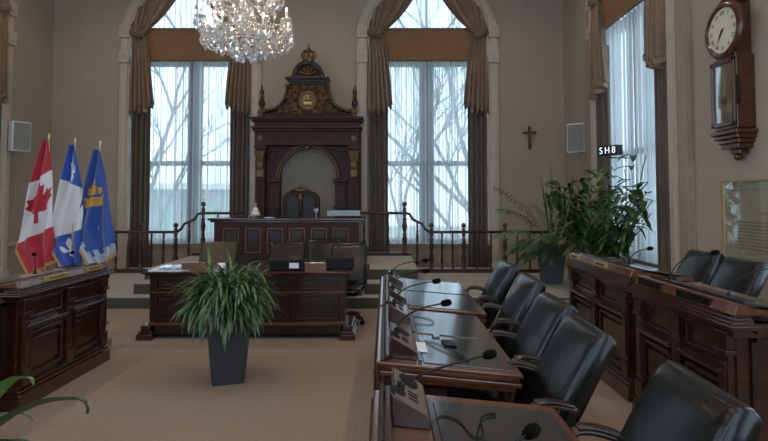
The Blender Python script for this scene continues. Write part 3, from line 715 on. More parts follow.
# ---------------------------------------------------------------- clerk table
t = thing('clerk_table', 'wide dark mahogany panelled table in front of the dais steps', 'table', (-2.78, 6.5, 0))
L = 2.36; D = .62
MB().box(.05, L-.05, .02, D, .16, .73).build('body', 'wood', t, bev=.004)
MB().box(-.02, L+.02, -.06, D+.05, .75, .78).box(.01, L-.01, -.03, D+.02, .725, .75).build('tabletop', 'woodh', t, bev=.008)
m = MB()
for i in range(4):
    x0 = .09+i*(L-.18)/4; x1 = x0+(L-.18)/4
    for (z0, z1) in ((.56, .70), (.22, .51)):
        p = MB(); panel_frame(p, x0+.03, x1-.03, z0, z1, .02, .02, .018); p.box(x0+.075, x1-.075, .01, .02, z0+.045, z1-.045); p.build('panel', 'woodd', t, bev=.004)
MB().box(.05, L-.05, 0, .02, .525, .545).box(.05, L-.05, -.01, .02, .16, .195).build('moulding', 'woodo', t, bev=.004)
MB().box(.1, L-.1, .05, .5, .05, .16).build('kick_board', 'woodd', t)
for x in (.02, L-.02):
    m = MB()
    for y in (.03,):
        m.box(x-.09, x+.09, y-.09, D+.04, 0, .07).box(x-.075, x+.075, y-.07, D+.02, .07, .10).box(x-.055, x+.055, y-.05, D, .10, .16)
    m.build('foot', 'woodh', t, bev=.012)
ZT = .781
def put(o, x, y, z, label, cat, rz=0, group=None): o.location = (x, y, z); o.rotation_euler = (0, 0, rz); return tag(o, label, cat, group)
for (x, w_, lb) in ((-2.22, .17, 'wooden name block on the left of the clerk table'), (-.83, .13, 'wooden name block between the two dark consoles on the clerk table')):
    put(MB().prism([(-.06, 0), (.06, 0), (.03, .085), (-.02, .085)], -w_, w_, 'x').build('name_block', 'woodo', bev=.004), x, 6.62, ZT, lb, 'name block', 0, 'name blocks on the clerk table')
m = MB().box(-.22, .22, -.15, .15, 0, .006); m.mi = 1; m.box(-.15, -.02, -.1, .1, .006, .007).box(.03, .12, -.12, .05, .006, .007)
put(m.build('papers', ['paper', 'blue_pr']), -2.52, 6.68, ZT, 'white papers with blue print on the left corner of the clerk table', 'paper', .1)
t = thing('conference_console', 'black console with a white label in the middle of the clerk table', 'console', (-1.15, 6.65, ZT))
MB().prism([(-.12, 0), (.14, 0), (.14, .05), (-.02, .12), (-.12, .12)], -.2, .2, 'x').build('body', 'blackp', t, bev=.008)
MB().box(.03, .14, -.128, -.121, .03, .09).build('label_card', 'paper', t)
t = thing('desk_screen', 'low black screen on the right end of the clerk table', 'monitor', (-.55, 6.7, ZT))
MB().box(-.17, .17, -.02, .03, .0, .13).build('screen', 'blackp', t, bev=.01); MB().box(-.08, .08, -.06, .1, 0, .015).build('stand', 'blackp', t)
t = thing('coffee_cup', 'white cup half hidden by the potted plant on the clerk table', 'cup', (-1.93, 6.6, ZT))
MB().lathe([(.025, 0), (.04, .02), (.045, .08), (.042, .08), (.036, .02), (.02, .01)], n=16).build('body', 'white', t, smooth=True)
MB().tube(bez([(.04, 0, .065), (.075, 0, .07), (.07, 0, .025), (.038, 0, .025)], 8), .005, 6).build('handle', 'white', t, smooth=True)

# ---------------------------------------------------------------- panelled side desks
def council_desk(label, loc, rz, L, nb, plates, D=.5, zc=.915, zl=1.045, z0=0.0):
    t = thing('council_desk', label, 'desk', loc, rz)
    MB().box(.04, L-.04, .03, D, .0, zc).build('body', 'wood', t, bev=.004)
    MB().box(0, L, -.03, D+.01, 0, .12).box(.01, L-.01, -.015, D+.005, .12, .15).box(.02, L-.02, 0, D+.002, .15, .175).build('plinth', 'woodh', t, bev=.008)
    m = MB()
    st = (zl-zc)*.52
    for (d, a, b) in ((.062, -.03, .22), (.048, .22, .46), (.032, .46, .72), (.016, .72, 1.0)):
        m.box(.03-d, L-.03+d, .02-d, .10, zc+st*a, zc+st*b)
        m.box(.03-d, .06, .10, D, zc+st*a-.02, zc+min(st*b, .03)).box(L-.06, L-.03+d, .10, D, zc+st*a-.02, zc+min(st*b, .03))
    m.box(.0, L, -.01, D-.005, zc-.045, zc-.01)
    m.build('cornice', 'woodh', t, bev=.006)
    # ledge with a slightly sloping writing surface behind
    zt = zc+st
    MB().hexa([(0.01, .0, zt), (L-.01, .0, zt), (L-.01, D, zt), (.01, D, zt), (.01, .025, zl), (L-.01, .025, zl), (L-.01, D, zl-.085), (.01, D, zl-.085)]).build('ledge', 'woodo', t, bev=.006)
    MB().hexa([(.06, .09, zl-.01), (L-.06, .09, zl-.01), (L-.06, D-.02, zl-.09), (.06, D-.02, zl-.09), (.06, .09, zl+.004), (L-.06, .09, zl+.004), (L-.06, D-.02, zl-.075), (.06, D-.02, zl-.075)]).build('writing_surface', 'pad', t)
    bw = (L-.08)/nb
    for i in range(nb+1):
        x = .04+i*bw; x = min(max(x, .1), L-.1)
        m = MB().box(x-.045, x+.045, -.01, .04, .17, zc-.03).box(x-.055, x+.055, -.022, .04, .17, .3).box(x-.058, x+.058, -.03, .04, zc-.15, zc-.125).box(x-.052, x+.052, -.02, .04, zc-.125, zc-.03)
        m.box(x-.03, x+.03, -.02, .0, .34, zc-.2); m.build('pilaster', 'wood', t, bev=.005)
    for i in range(nb):
        a = .04+i*bw+.085; b = .04+(i+1)*bw-.085
        m = MB(); panel_frame(m, a, b, .22, zc-.30, .03, .028, .03); m.box(a+.06, b-.06, .012, .03, .28, zc-.36)
        m.build('panel', 'wood', t, bev=.006)
        m = MB().box(a-.02, b+.02, -.012, .03, zc-.275, zc-.255).box(a-.03, b+.03, -.03, .03, zc-.255, zc-.235); m.build('panel_shelf', 'woodh', t, bev=.005)
        m = MB(); panel_frame(m, a, b, zc-.2, zc-.05, .03, .02, .022); m.build('panel', 'wood', t, bev=.005)
    # end panel facing the aisle ends
    for x, s in ((.04, -1), (L-.04, 1)):
        m = MB()
        xa, xb = (x-.02, x) if s < 0 else (x, x+.02)
        for (y0, y1, za, zb) in ((.1, D-.08, .22, .25), (.1, D-.08, zc-.08, zc-.05), (.1, .13, .22, zc-.05), (D-.11, D-.08, .22, zc-.05)): m.box(xa, xb, y0, y1, za, zb)
        m.build('end_moulding', 'woodd', t, bev=.004)
    for (x, w_, kind) in plates:
        m = MB().box(x-w_/2, x+w_/2, -.002, .012, zt+.008, zl-.008)
        o = m.build('name_plate' if kind == 'brassp' else 'dark_inlay', kind, t, bev=.002)
        if kind == 'brassp':
            m = MB()
            for k in range(9): m.box(x-w_*.32+k*w_*.075, x-w_*.32+k*w_*.075+w_*.05, -.0035, -.002, zt+.022, zl-.022)
            m.build('engraving', 'ink', o)
    return t
council_desk('panelled mahogany desk with brass plates on the right, nearer the leafy plants', (1.95, 6.02, 0), -PI/2, 1.52, 2, [(.18, .26, 'brassp'), (.88, .3, 'brassp')])
council_desk('panelled mahogany desk with black inlays on the right, below the wall clock', (1.85, 4.22, 0), -PI/2+.0, 1.22, 2, [(.24, .32, 'blackp'), (.80, .36, 'blackp')])
council_desk('panelled mahogany desk with two brass plates on the left in front of the flags', (-2.80, 4.3, 0), PI/2, 1.40, 2, [(.50, .34, 'brassp'), (1.12, .30, 'brassp')], zc=.86, zl=.975)
council_desk('mahogany desk whose end only just enters at the left photo edge', (-2.80, 2.62, 0), PI/2, 1.44, 2, [(.5, .3, 'brassp')], zc=.86, zl=.975)

# ---------------------------------------------------------------- centre desks (sloping tops, consoles on the left)
SL = (.805, .735)         # z at the left and right edge of the writing top
def zt_at(x, x0, x1): return SL[0]+(SL[1]-SL[0])*(x-x0)/(x1-x0)
def centre_desk(label, y0, y1, x1, pads, brown=.0):
    x0 = -.05
    t = thing('centre_desk', label, 'desk', (0, y0, 0)); D = y1-y0
    zl, zr = SL
    m = MB().box(.0, .17, .02, D-.02, 0, zl-.10)
    for ya in (.02, D-.05): m.box(.17, .30, ya, ya+.03, 0, zr-.07)
    m.build('body', 'woodd', t)
    MB().box(-.04, .19, .0, D, 0, .12).box(-.03, .18, .01, D-.01, .12, .15).build('plinth', 'woodh', t, bev=.006)
    def slab(a, b, ya, yb, dz0, dz1, xa=x0): return [(a, ya, zt_at(a, x0, x1)+dz0), (b, ya, zt_at(b, x0, x1)+dz0), (b, yb, zt_at(b, x0, x1)+dz0), (a, yb, zt_at(a, x0, x1)+dz0), (a, ya, zt_at(a, x0, x1)+dz1), (b, ya, zt_at(b, x0, x1)+dz1), (b, yb, zt_at(b, x0, x1)+dz1), (a, yb, zt_at(a, x0, x1)+dz1)]
    m = MB()
    for (e, a, b) in ((0, -.022, 0), (-.015, -.045, -.022), (-.005, -.07, -.045), (-.03, -.10, -.07)): m.hexa(slab(x0-e*0, x1+e, -e, D+e, a, b))
    m.build('desktop', 'woodo', t, bev=.006)
    # front ledge with stepped mouldings on the left
    m = MB().box(x0, x0+.022, 0, D, .62, .80).box(x0+.022, x0+.045, .01, D-.01, .7, .815).box(x0+.045, x0+.07, .02, D-.02, .7, .83).box(x0-.012, x0, -.0, D, .60, .775); m.build('front_ledge', 'woodh', t, bev=.006)
    m = MB(); n = max(2, int(D/.45))
    for i in range(n):
        a = .06+i*(D-.06)/n; b = a+(D-.06)/n-.06
        m.box(-.012, .0, a, b, .2, .25).box(-.012, .0, a, b, .5, .55).box(-.012, 0, a, a+.04, .25, .5).box(-.012, 0, b-.04, b, .25, .5)
    m.build('front_panels', 'wood', t, bev=.003)
    for (a, b) in pads:
        MB().hexa(slab(.19, x1-.035, a, b, .0, .006)).build('writing_pad', 'pad', t, bev=.002)
    for (a, b) in pads:
        m = MB().hexa(slab(.165, .182, a, b, 0, .012)); m.build('pad_trim', 'wood', t)
    return t
def console(y, L, parent_y, label, paper=False):
    # wedge box on the left of a desk, higher on the left
    t = thing('desk_console', label, 'console', (0, y, 0), 0, 'speaker consoles on the centre desks')
    zb0, zb1 = .80, .786; xa, xb = .024, .158; ya, yb = 0, L; za, zc = .905, .825
    m = MB().hexa([(xa, ya, zb0), (xb, ya, zb1), (xb, yb, zb1), (xa, yb, zb0), (xa, ya, za), (xb, ya, zc), (xb, yb, zc), (xa, yb, za)]); m.build('housing', 'wood', t, bev=.003)
    def on(px, py, d=0): return Vector((px, py, za+(zc-za)*(px-xa)/(xb-xa)+d))
    m = MB().hexa([on(xa+.008, .01), on(xb-.008, .01), on(xb-.008, yb-.01), on(xa+.008, yb-.01), on(xa+.008, .01, .003), on(xb-.008, .01, .003), on(xb-.008, yb-.01, .003), on(xa+.008, yb-.01, .003)]); m.build('face_plate', 'plate', t)
    tilt = Matrix.Rotation(math.atan2(za-zc, xb-xa), 4, 'Y')
    m = MB().lathe([(.043, 0), (.043, .004), (0, .005)], n=20, sy=1.5, mx=Matrix.Translation(on(.09, L*.76, .003)) @ tilt); m.build('speaker_grille', 'blackp', t)
    m = MB().lathe([(.03, 0), (.03, .006), (.018, .012)], n=16, mx=Matrix.Translation(on(.045, L*.22, .003)) @ tilt); m.build('mic_socket', 'blackp', t)
    for k in range(3):
        MB().hexa([on(.085+a, L*.2+b+k*.035, c) for c in (.003, .006) for (a, b) in ((0, 0), (.035, 0), (.035, .012), (0, .012))]).build('button', 'blackp', t)
    return t
centre_desk('nearest centre desk with a grey writing pad, cut by the bottom photo edge', .95, 2.39, .70, [(.04, .70), (.73, 1.36)])
centre_desk('middle centre desk with orange wood edge and two writing pads', 2.80, 4.22, .68, [(.05, .62), (.68, 1.38)])
centre_desk('farthest centre desk, next to the clerk table', 4.30, 5.88, .77, [(.05, .74), (.80, 1.52)])
cons = [(1.05, 'desk console at the near end of the nearest centre desk'), (2.02, 'desk console at the far end of the nearest centre desk'), (2.88, 'desk console at the near end of the middle centre desk'),
        (3.74, 'desk console at the far end of the middle centre desk'), (4.42, 'desk console at the near end of the farthest centre desk'), (5.30, 'desk console at the far end of the farthest centre desk')]
for (y, lb) in cons: console(y, .36, 0, lb)
def mic(base, head, label, h=.12, group='gooseneck microphones on the centre desks', r=.0045, hr=.019):
    t = thing('gooseneck_microphone', label, 'microphone', base, 0, group)
    b = Vector(base); hd = Vector(head)-b
    pts = bez([(0, 0, 0), (hd.x*.08, hd.y*.08, hd.z*.75), (hd.x*.45, hd.y*.45, hd.z*.95), hd], 18)
    MB().tube(pts, r, 7).build('stem', 'blackp', t, smooth=True)
    d = (pts[-1]-pts[-3]).normalized(); c = Vector(hd)
    m = MB().lathe([(.006, -.015), (.015, -.012), (hr, .005), (hr*1.03, .022), (hr*.85, .042), (.0, .052)], n=14, mx=Matrix.Translation(c) @ Vector((0, 0, 1)).rotation_difference(d).to_matrix().to_4x4()); m.build('foam_head', 'foam', t, smooth=True)
    MB().lathe([(.02, 0), (.02, .008), (.009, .014), (.009, .03)], n=14).build('base', 'blackp', t)
    return t
def cz(x): return .905-.08*(x-.024)/.134+.012
mics = [((.05, 1.20, cz(.05)), (.395, 1.58, .955), 'microphone with head at the bottom photo edge over the nearest centre desk'), ((.05, 2.10, cz(.05)), (.42, 2.36, .955), 'long gooseneck microphone reaching over the gap between nearest and middle centre desks'),
        ((.05, 2.97, cz(.05)), (.32, 3.12, 1.03), 'gooseneck microphone on the near console of the middle centre desk'), ((.05, 3.82, cz(.05)), (.34, 3.95, 1.03), 'gooseneck microphone on the far console of the middle centre desk'),
        ((.05, 4.50, cz(.05)), (.31, 4.6, 1.02), 'gooseneck microphone on the near console of the farthest centre desk'), ((.05, 5.38, cz(.05)), (.37, 5.5, 1.01), 'gooseneck microphone on the far console of the farthest centre desk')]
for b, h, lb in mics: mic(b, h, lb)
G4 = 'gooseneck microphones on the right side desks'
for b, h, lb in (((2.20, 5.1, 1.02), (2.43, 5.2, 1.15), 'microphone over the right desk nearer the plants, seen against the window sheers'), ((2.02, 4.02, 1.02), (2.36, 4.06, 1.22), 'microphone on the right desk arching before the two leather chairs'), ((2.05, 3.38, 1.02), (2.44, 3.45, 1.19), 'microphone on the right desk arching towards the right photo edge')):
    mic(b, h, lb, group=G4)
for b, h, lb in (((-3.05, 4.9, .96), (-3.22, 5.15, 1.1), 'microphone on the left desk before the flags, nearer the camera'), ((-3.05, 5.5, .96), (-3.2, 5.75, 1.06), 'microphone on the left desk before the flags, farther one')):
    mic(b, h, lb, group='gooseneck microphones on the left desk')
def cable(pts, label, r=.0026):
    o = MB().tube(pts, r, 6).build('cable', 'blackp', smooth=True); tag(o, label, 'cable', 'microphone cables'); return o
def top(x, y, x1=.70, d=.010): return (x, y, zt_at(x, -.05, x1)+d)
def spl(P, n=8):
    P = [Vector(p) for p in P]; out = []
    for i in range(len(P)-1):
        a, b, c, d = P[max(i-1, 0)], P[i], P[i+1], P[min(i+2, len(P)-1)]
        for k in range(n):
            t = k/n; out.append(.5*((2*b)+(c-a)*t+(2*a-5*b+4*c-d)*t*t+(-a+3*b-3*c+d)*t**3))
    return out+[P[-1]]
cable(spl([top(.17, 2.06), top(.21, 2.14), top(.27, 2.10), top(.30, 1.98), top(.34, 2.0), top(.36, 2.16), top(.41, 2.22), top(.42, 2.19), top(.36, 2.14), top(.31, 1.96), top(.27, 1.80)]), 'black cable looped on the nearest centre desk pad')
cable(spl([top(.17, 3.26), top(.24, 3.20), top(.30, 3.1), top(.42, 2.93), top(.40, 3.02), top(.30, 3.22), top(.22, 3.28)]), 'black cable loop on the near pad of the middle centre desk')
cable(spl([top(.17, 3.95), top(.27, 3.92), top(.32, 3.82), top(.29, 3.72), top(.18, 3.7)]), 'black cable loop on the far pad of the middle centre desk')
o = MB().box(-.035, .035, -.065, .065, 0, .009).build('mobile_phone', 'blackp', bev=.003); o.location = top(.36, 3.26, .68, .008); o.rotation_euler = (0, math.radians(5.5), .1); tag(o, 'small black phone on the near pad of the middle centre desk', 'phone')
o = MB().box(-.02, .02, -.03, .03, 0, .012).build('cable_connector', 'chrome', bev=.003); o.location = top(.30, 3.40, .68, .008); o.rotation_euler = (0, math.radians(5.5), .1); tag(o, 'small grey connector beside the phone on the middle centre desk', 'connector')
o = MB().box(-.026, .026, -.10, .10, 0, .003).build('note_card', 'paper'); o.location = top(.195, 3.12, .68, .009); o.rotation_euler = (0, math.radians(5.5), 0); tag(o, 'narrow pale card by the console on the middle centre desk', 'paper')

# ---------------------------------------------------------------- flags
def pip(x, y, P):
    c = False; j = len(P)-1
    for i in range(len(P)):
        (a, b), (d, e) = P[i], P[j]
        if (b > y) != (e > y) and x < (d-a)*(y-b)/(e-b)+a: c = not c
        j = i
    return c
leaf_h = [(0, 1.0), (.13, .74), (.27, .80), (.20, .40), (.42, .62), (.47, .50), (.68, .54), (.60, .34), (.70, .26), (.36, -.02), (.42, -.16), (.06, -.12), (.05, -.5)]
LEAF = leaf_h+[(-x, y) for x, y in leaf_h[::-1]]
FL1 = [(0, 1), (.2, .6), (.16, .2), (.12, .08), (.26, .12), (.34, .34), (.5, .5), (.66, .4), (.62, .16), (.5, .22), (.54, .04), (.36, -.08), (.16, -.08), (.14, -.2), (.26, -.22), (.26, -.36), (.14, -.4), (.1, -.56), (0, -.7)]
FLEUR = FL1+[(-x, y) for x, y in FL1[::-1]]
FY = 7.3
def pxw(px, py, Y=FY):
    a = (px-VX)/F; b = ((VY-F*math.tan(PITCH))-py)/F
    yy = math.cos(PITCH)-b*math.sin(PITCH); s = Y/yy
    return a*s, HC+(math.sin(PITCH)+b*math.cos(PITCH))*s
def flag(label, pole_x, Lp, Rp, knots, matf, mats, ztop=2.45, lean=0.0):
    # Lp/Rp: left and right outline of the hanging cloth (x, z) at knots of its length
    t = thing('flag', label, 'flag', (pole_x, FY, 0), 0, 'flags on poles behind the left desk')
    def lerp(P, q):
        for i in range(len(knots)-1):
            if q <= knots[i+1]+1e-9:
                k = (q-knots[i])/(knots[i+1]-knots[i]); return (P[i][0]+(P[i+1][0]-P[i][0])*k, P[i][1]+(P[i+1][1]-P[i][1])*k)
    def f(u, v):
        a, b = lerp(Lp, v), lerp(Rp, v); x = a[0]+(b[0]-a[0])*u; z = a[1]+(b[1]-a[1])*u
        amp = .01+.022*min(1, v*1.5)
        return (x-pole_x, -.06-amp*math.sin(u*2*PI*2.3+v*3)-.03*math.sin(u*9+v*7), z-.0)
    c = MB().grid(f, 110, 170, matf).build('cloth', mats, t, smooth=True, solid=.003, recalc=False)
    def fr(side):
        P = []
        for i in range(60):
            q = .0+i/59
            P.append(Vector(f(side, q)))
        return P
    m = MB()
    def band(fa, n=80):
        prev = None
        for i in range(n+1):
            a, b = fa(i/n); va, vb = m.b.verts.new(a), m.b.verts.new(b)
            if prev: m.b.faces.new((prev[0], prev[1], vb, va))
            prev = (va, vb)
    band(lambda q: (Vector(f(0, .74+.26*q)), Vector(f(0, .74+.26*q))+Vector((-.018, -.004, -.03))))
    band(lambda q: (Vector(f(q, 1)), Vector(f(q, 1))+Vector((.006, -.004, -.04))))
    m.build('fringe', 'ffringe', c, solid=.004)
    MB().tube([(0, 0, .05), (0, 0, ztop-.02)], .014, 10).build('pole', 'brass', t, smooth=True)
    MB().lathe([(.012, 0), (.016, .01), (.010, .02), (.02, .045), (.015, .07), (.0, .10)], (0, 0, ztop-.03), 10, sy=.4).build('spear_tip', 'brass', t, smooth=True)
    MB().lathe([(.15, 0), (.15, .02), (.05, .05), (.03, .08), (.025, .16)], n=20).build('stand', 'brass', t, smooth=True)
    return t
W = lambda L: [pxw(*p) for p in L]
def mf1(u, v):
    if v < .23 or v > .77: return 1
    X = (u-.5)*1.25; Yv = (.5-v)*2.25
    return 1 if pip(X*1.15, Yv*1.65+.12, LEAF) else 0
flag('red and white maple leaf flag, leftmost of the three on poles', pxw(49, 140)[0], W([(46.5, 141), (34, 184), (21, 243), (20, 249), (33, 273)]), W([(51.5, 141), (54, 170), (56, 226), (57, 240), (57, 259)]), [0, .23, .77, .82, 1], mf1, ['fwhite', 'red'], pxw(49, 138)[1])
def mf2(u, v):
    if .28 < v < .70 or (u > .86 and .1 < v < .93 and False): return 0
    for (cu, cv, a) in ((.55, .19, .0), (.55, .84, .0)):
        if pip((u-cu)*2.6, (cv-v)*8.5, FLEUR): return 0
    return 1
flag('blue flag with white cross and white fleurs-de-lis, middle of the three', pxw(75, 144)[0], W([(72.5, 145), (65, 179), (54, 222), (51, 243), (70, 273)]), W([(77.5, 145), (84, 188), (86, 214), (84, 232), (83, 263)]), [0, .28, .6, .72, 1], mf2, ['fwhite', 'blue'], pxw(75, 142)[1])
SHIPS = [[(-.62, -.1), (-.5, -.5), (.42, -.52), (.62, .02), (.34, -.16)], [(-.48, .02), (-.5, .42), (-.2, .46), (-.2, .0)], [(-.14, .0), (-.16, .5), (.2, .5), (.2, -.02)], [(-.12, .56), (-.1, .86), (.14, .86), (.16, .56)], [(.26, .0), (.26, .4), (.5, .36), (.5, .06)], [(-.4, .5), (-.38, .7), (-.2, .7), (-.2, .5)]]
def mf3(u, v):
    if any(pip((u-.45)*1.55, (.47-v)*5.4, S) for S in SHIPS): return 1
    if (v > .93) or (u < .08 and v > .62) : return 1 if False else 2
    if (v > .885 and int(u*9) % 2) or (u < .16 and v > .62 and int(v*26) % 2): return 2
    if v > .5 and u > .9: return 2 if v > .85 else 0
    return 0
flag('navy flag with golden ship and silver crenellated border, rightmost of the three', pxw(100, 147)[0], W([(96.5, 150), (85, 200), (76, 230), (77, 238), (96, 269)]), W([(102.5, 150), (110, 195), (115, 225), (117, 238), (117, 252)]), [0, .5, .72, .78, 1], mf3, ['navy', 'fgold', 'fgrey'], pxw(100, 145)[1])

# ---------------------------------------------------------------- wall things
def wall_speaker(label, loc, rz):
    t = thing('wall_loudspeaker', label, 'loudspeaker', loc, rz)
    MB().box(-.17, .17, -.16, -.02, -.28, .28).build('cabinet', 'white', t, bev=.01); MB().box(-.15, .15, -.175, -.161, -.26, .26).build('grille', 'grille', t, bev=.004)
    MB().box(-.03, .03, -.02, .1, -.05, .05).build('bracket', 'chrome', t)
wall_speaker('white wall loudspeaker beside the crucifix in the right rear corner', (3.75, 10.9, 2.80), -.6)
wall_speaker('grey wall loudspeaker high on the left wall above the flags', (-7.02, 10.62, 2.80), 1.05)
# digital sign
t = thing('digital_sign', 'black digital sign with glowing pale characters on a bracket by the right window', 'sign', (3.57, 8.9, 2.385), -math.radians(64))
MB().box(-.20, .20, -.06, .06, -.08, .08).build('housing', 'screen', t, bev=.006)
for i, c in enumerate('SH8'):
    text_mesh(c, .15, 'digit', t, 'character', Matrix.Translation((-.125+i*.125, -.063, 0)) @ Matrix.Rotation(PI/2, 4, 'X'), .0015)
MB().tube([(-.1, 0, -.115), (.0, .0, -.115), (.17, .2, -.115)], .012, 6).build('bracket', 'chrome', t)
# wall clock (regulator) : local -y faces the room; on the right wall
t = thing('wall_clock', 'long carved mahogany wall clock with round dial high on the right wall', 'clock', (XR-.003, 5.97, 2.20), -PI/2); t.scale = (1, 1, .93)
MB().box(-.2, .2, -.20, 0, .16, 1.0).box(-.16, .16, -.18, 0, .95, 1.62).build('case', 'woodc', t, bev=.01)
m = MB(); panel_frame(m, -.21, .21, .2, .97, -.2, .05, .03); m.box(-.21, -.2, -.1, 0, .2, .97); m.build('door_frame', 'woodc', t, bev=.008)
MB().box(-.155, .155, -.212, -.208, .25, .92).build('door_glass', 'clockglass', t)
MB().box(-.15, .15, -.204, -.201, .25, .92).build('dark_interior', 'mat_print', t)
m = MB().tube([(0, -.206, .9), (0, -.206, .55)], .006, 6); m.lathe([(.06, 0), (.055, .01), (0, .012)], n=18, mx=Matrix.Translation((0, -.204, .5)) @ Matrix.Rotation(PI/2, 4, 'X') @ Matrix.Scale(.3, 4, (0, 0, 1))); m.build('pendulum', 'brass', t)
rot = Matrix.Rotation(PI/2, 4, 'X')
m = MB().lathe([(.31, 0), (.335, .02), (.335, .05), (.30, .075), (.27, .08), (.255, .05)], n=40, mx=Matrix.Translation((0, -.15, 1.32)) @ rot); m.build('bezel', 'woodc', t, smooth=True, bev=.004)
f = MB().lathe([(.262, 0), (.262, .01)], n=40, mx=Matrix.Translation((0, -.195, 1.32)) @ rot).build('dial', 'clockface', t)
NUM = ['XII', 'I', 'II', 'III', 'IIII', 'V', 'VI', 'VII', 'VIII', 'IX', 'X', 'XI']
for i, s in enumerate(NUM):
    a = PI/2-i*PI/6
    text_mesh(s, .062, 'ink', f, 'numeral', Matrix.Translation((.2*math.cos(a), -.2065, 1.32+.2*math.sin(a))) @ Matrix.Rotation(-(a-PI/2), 4, 'Y') @ rot, .0008)
def hand(ang, L_, w_):
    d = Vector((math.sin(ang), 0, math.cos(ang))); s = Vector((math.cos(ang), 0, -math.sin(ang))); c = Vector((0, -.211, 1.32))
    P = [c-d*.03-s*w_, c+s*w_*1.4, c+d*L_, c-d*.0-s*w_*1.4]
    MB().loft([[p for p in P], [p+Vector((0, -.003, 0)) for p in P]]).build('hand', 'ink', f)
hand(math.radians(215), .17, .008); hand(math.radians(222), .11, .010); 
MB().box(-.235, .235, -.235, 0, .10, .15).box(-.21, .21, -.21, 0, .05, .10).box(-.18, .18, -.18, 0, .0, .05).box(-.15, .15, -.17, 0, -.06, .0).box(-.08, .08, -.11, 0, -.12, -.06).build('bottom_bracket', 'woodc', t, bev=.012)
MB().sphere((0, -.07, -.15), .045).build('drop_finial', 'woodc', t, smooth=True)
for s in (-1, 1):
    MB().prism([(s*.2, .42), (s*.235, .47), (s*.225, .52), (s*.25, .58), (s*.225, .64), (s*.24, .7), (s*.2, .76)], -.2, -.17).build('side_carving', 'woodd', t, bev=.004)
m = MB().prism([(-.2, 1.6), (.2, 1.6), (.16, 1.68), (.06, 1.72), (0, 1.8), (-.06, 1.72), (-.16, 1.68)], -.16, -.05); m.build('crest', 'woodd', t, bev=.01)
# framed picture
t = thing('framed_picture', 'gold framed print under glass on the right wall near the leather chairs', 'picture', (XR-.003, 5.85, .92), -PI/2)
m = MB(); panel_frame(m, -.5, .62, 0, .90, -.005, .028, .03); m.box(-.5, .62, -.01, 0, 0, .9); m.build('frame', 'brass', t, bev=.004)
MB().box(-.47, .59, -.014, -.011, .03, .87).build('mount', 'mat_print', t)
m = MB(); panel_frame(m, -.39, .51, .10, .79, -.015, .006, .002)
for k in range(9): m.box(-.32+.02*(k % 3), .4-.05*(k % 2), -.0165, -.015, .16+k*.035, .17+k*.035)
m.build('printed_text', 'wains', t)
MB().box(-.472, .592, -.024, -.022, .028, .872).build('glass', 'picglass', t)

# ---------------------------------------------------------------- plants
def strap(mb, base, az, el, L, Wd, droop, n=9): 
    d = Vector((math.cos(az)*math.cos(el), math.sin(az)*math.cos(el), math.sin(el))); mb.leaf(base, d, L, Wd, droop, n)
def square_planter(t, wb, wt, h, m_='planter'):
    m = MB()
    r = lambda w_, z: [(-w_, -w_, z), (w_, -w_, z), (w_, w_, z), (-w_, w_, z)]
    m.loft([r(wb, 0), r(wt, h), r(wt-.02, h), r(wt-.035, h-.06)]); m.build('planter', m_, t, bev=.006)
    MB().box(-wt+.04, wt-.04, -wt+.04, wt-.04, h-.09, h-.06).build('soil', 'soil', t)
t = thing('potted_plant', 'bushy strap leaved plant in a tall tapered black planter on the open carpet', 'plant', (-1.41, 5.05, 0), math.radians(20))
square_planter(t, .135, .19, .62)
rn = random.Random(11); m = MB(); m2 = MB(); m3 = MB()
for i in range(820):
    az = rn.uniform(0, 2*PI); el = rn.uniform(-.1, 1.3); L = rn.uniform(.22, .42); rr = .22*math.sqrt(rn.random())
    z = .57+rn.uniform(0, .40)*(1-rr*1.5)
    strap((m, m2, m3)[(0, 0, 1, 1, 2)[i % 5]], (rr*math.cos(az), rr*math.sin(az), z), az+rn.uniform(-1.1, 1.1), el, L*rn.uniform(.7, 1.1), rn.uniform(.016, .030), rn.uniform(.6, 4.4), 7)
m.build('foliage', 'leafd', t, smooth=True); m2.build('foliage', 'leafp', t, smooth=True); m3.build('foliage', 'leafm', t, smooth=True)
m = MB()
for i in range(7):
    a = rn.uniform(0, 6.28); m.tube([(0.05*math.cos(a), .05*math.sin(a), .54), (.08*math.cos(a), .08*math.sin(a), .8)], .01, 6)
m.build('stems', 'stem', t)
# leafy corner plant
t = thing('leafy_plant', 'large broad leaved green plant in the right rear corner before the window', 'plant', (3.27, 8.5, .166))
m = MB().lathe([(.17, 0), (.21, .1), (.23, .42), (.25, .45), (.22, .45), (.21, .38)], n=24); m.build('planter', 'planterg', t, smooth=True)
MB().lathe([(.2, .34), (.2, .38)], n=20).build('soil', 'soil', t)
rn = random.Random(5); m = MB(); st = MB(); m2 = MB()
for i in range(60):
    az = rn.uniform(0, 2*PI); el = rn.uniform(.8, 1.5); H_ = rn.uniform(.6, 2.0)
    d = Vector((math.cos(az)*math.cos(el), math.sin(az)*math.cos(el), math.sin(el))); p = Vector((rn.uniform(-.1, .1), rn.uniform(-.1, .1), .37)); pts = [p.copy()]
    for k in range(8): 
        d = (d+Vector((math.cos(az), math.sin(az), -.25))*.10+Vector((rn.uniform(-.05, .05),)*3)).normalized(); p = p+d*(H_/8); pts.append(p.copy())
        p.x = max(-.52, min(.30, p.x))
        if k > 2:
            for q in range(2):
                a2 = az+rn.uniform(-1.9, 1.9); e2 = rn.uniform(-.4, .6)
                dd = Vector((math.cos(a2)*math.cos(e2), math.sin(a2)*math.cos(e2), math.sin(e2)))
                if p.x+dd.x*.38 > .40: dd.x = -abs(dd.x)
                if p.x < -.45: dd.x = abs(dd.x)
                (m if rn.random() < .6 else m2).leaf(p, dd, rn.uniform(.24, .38), rn.uniform(.065, .10), rn.uniform(.6, 1.8), 6)
    st.tube(pts, .008, 5)
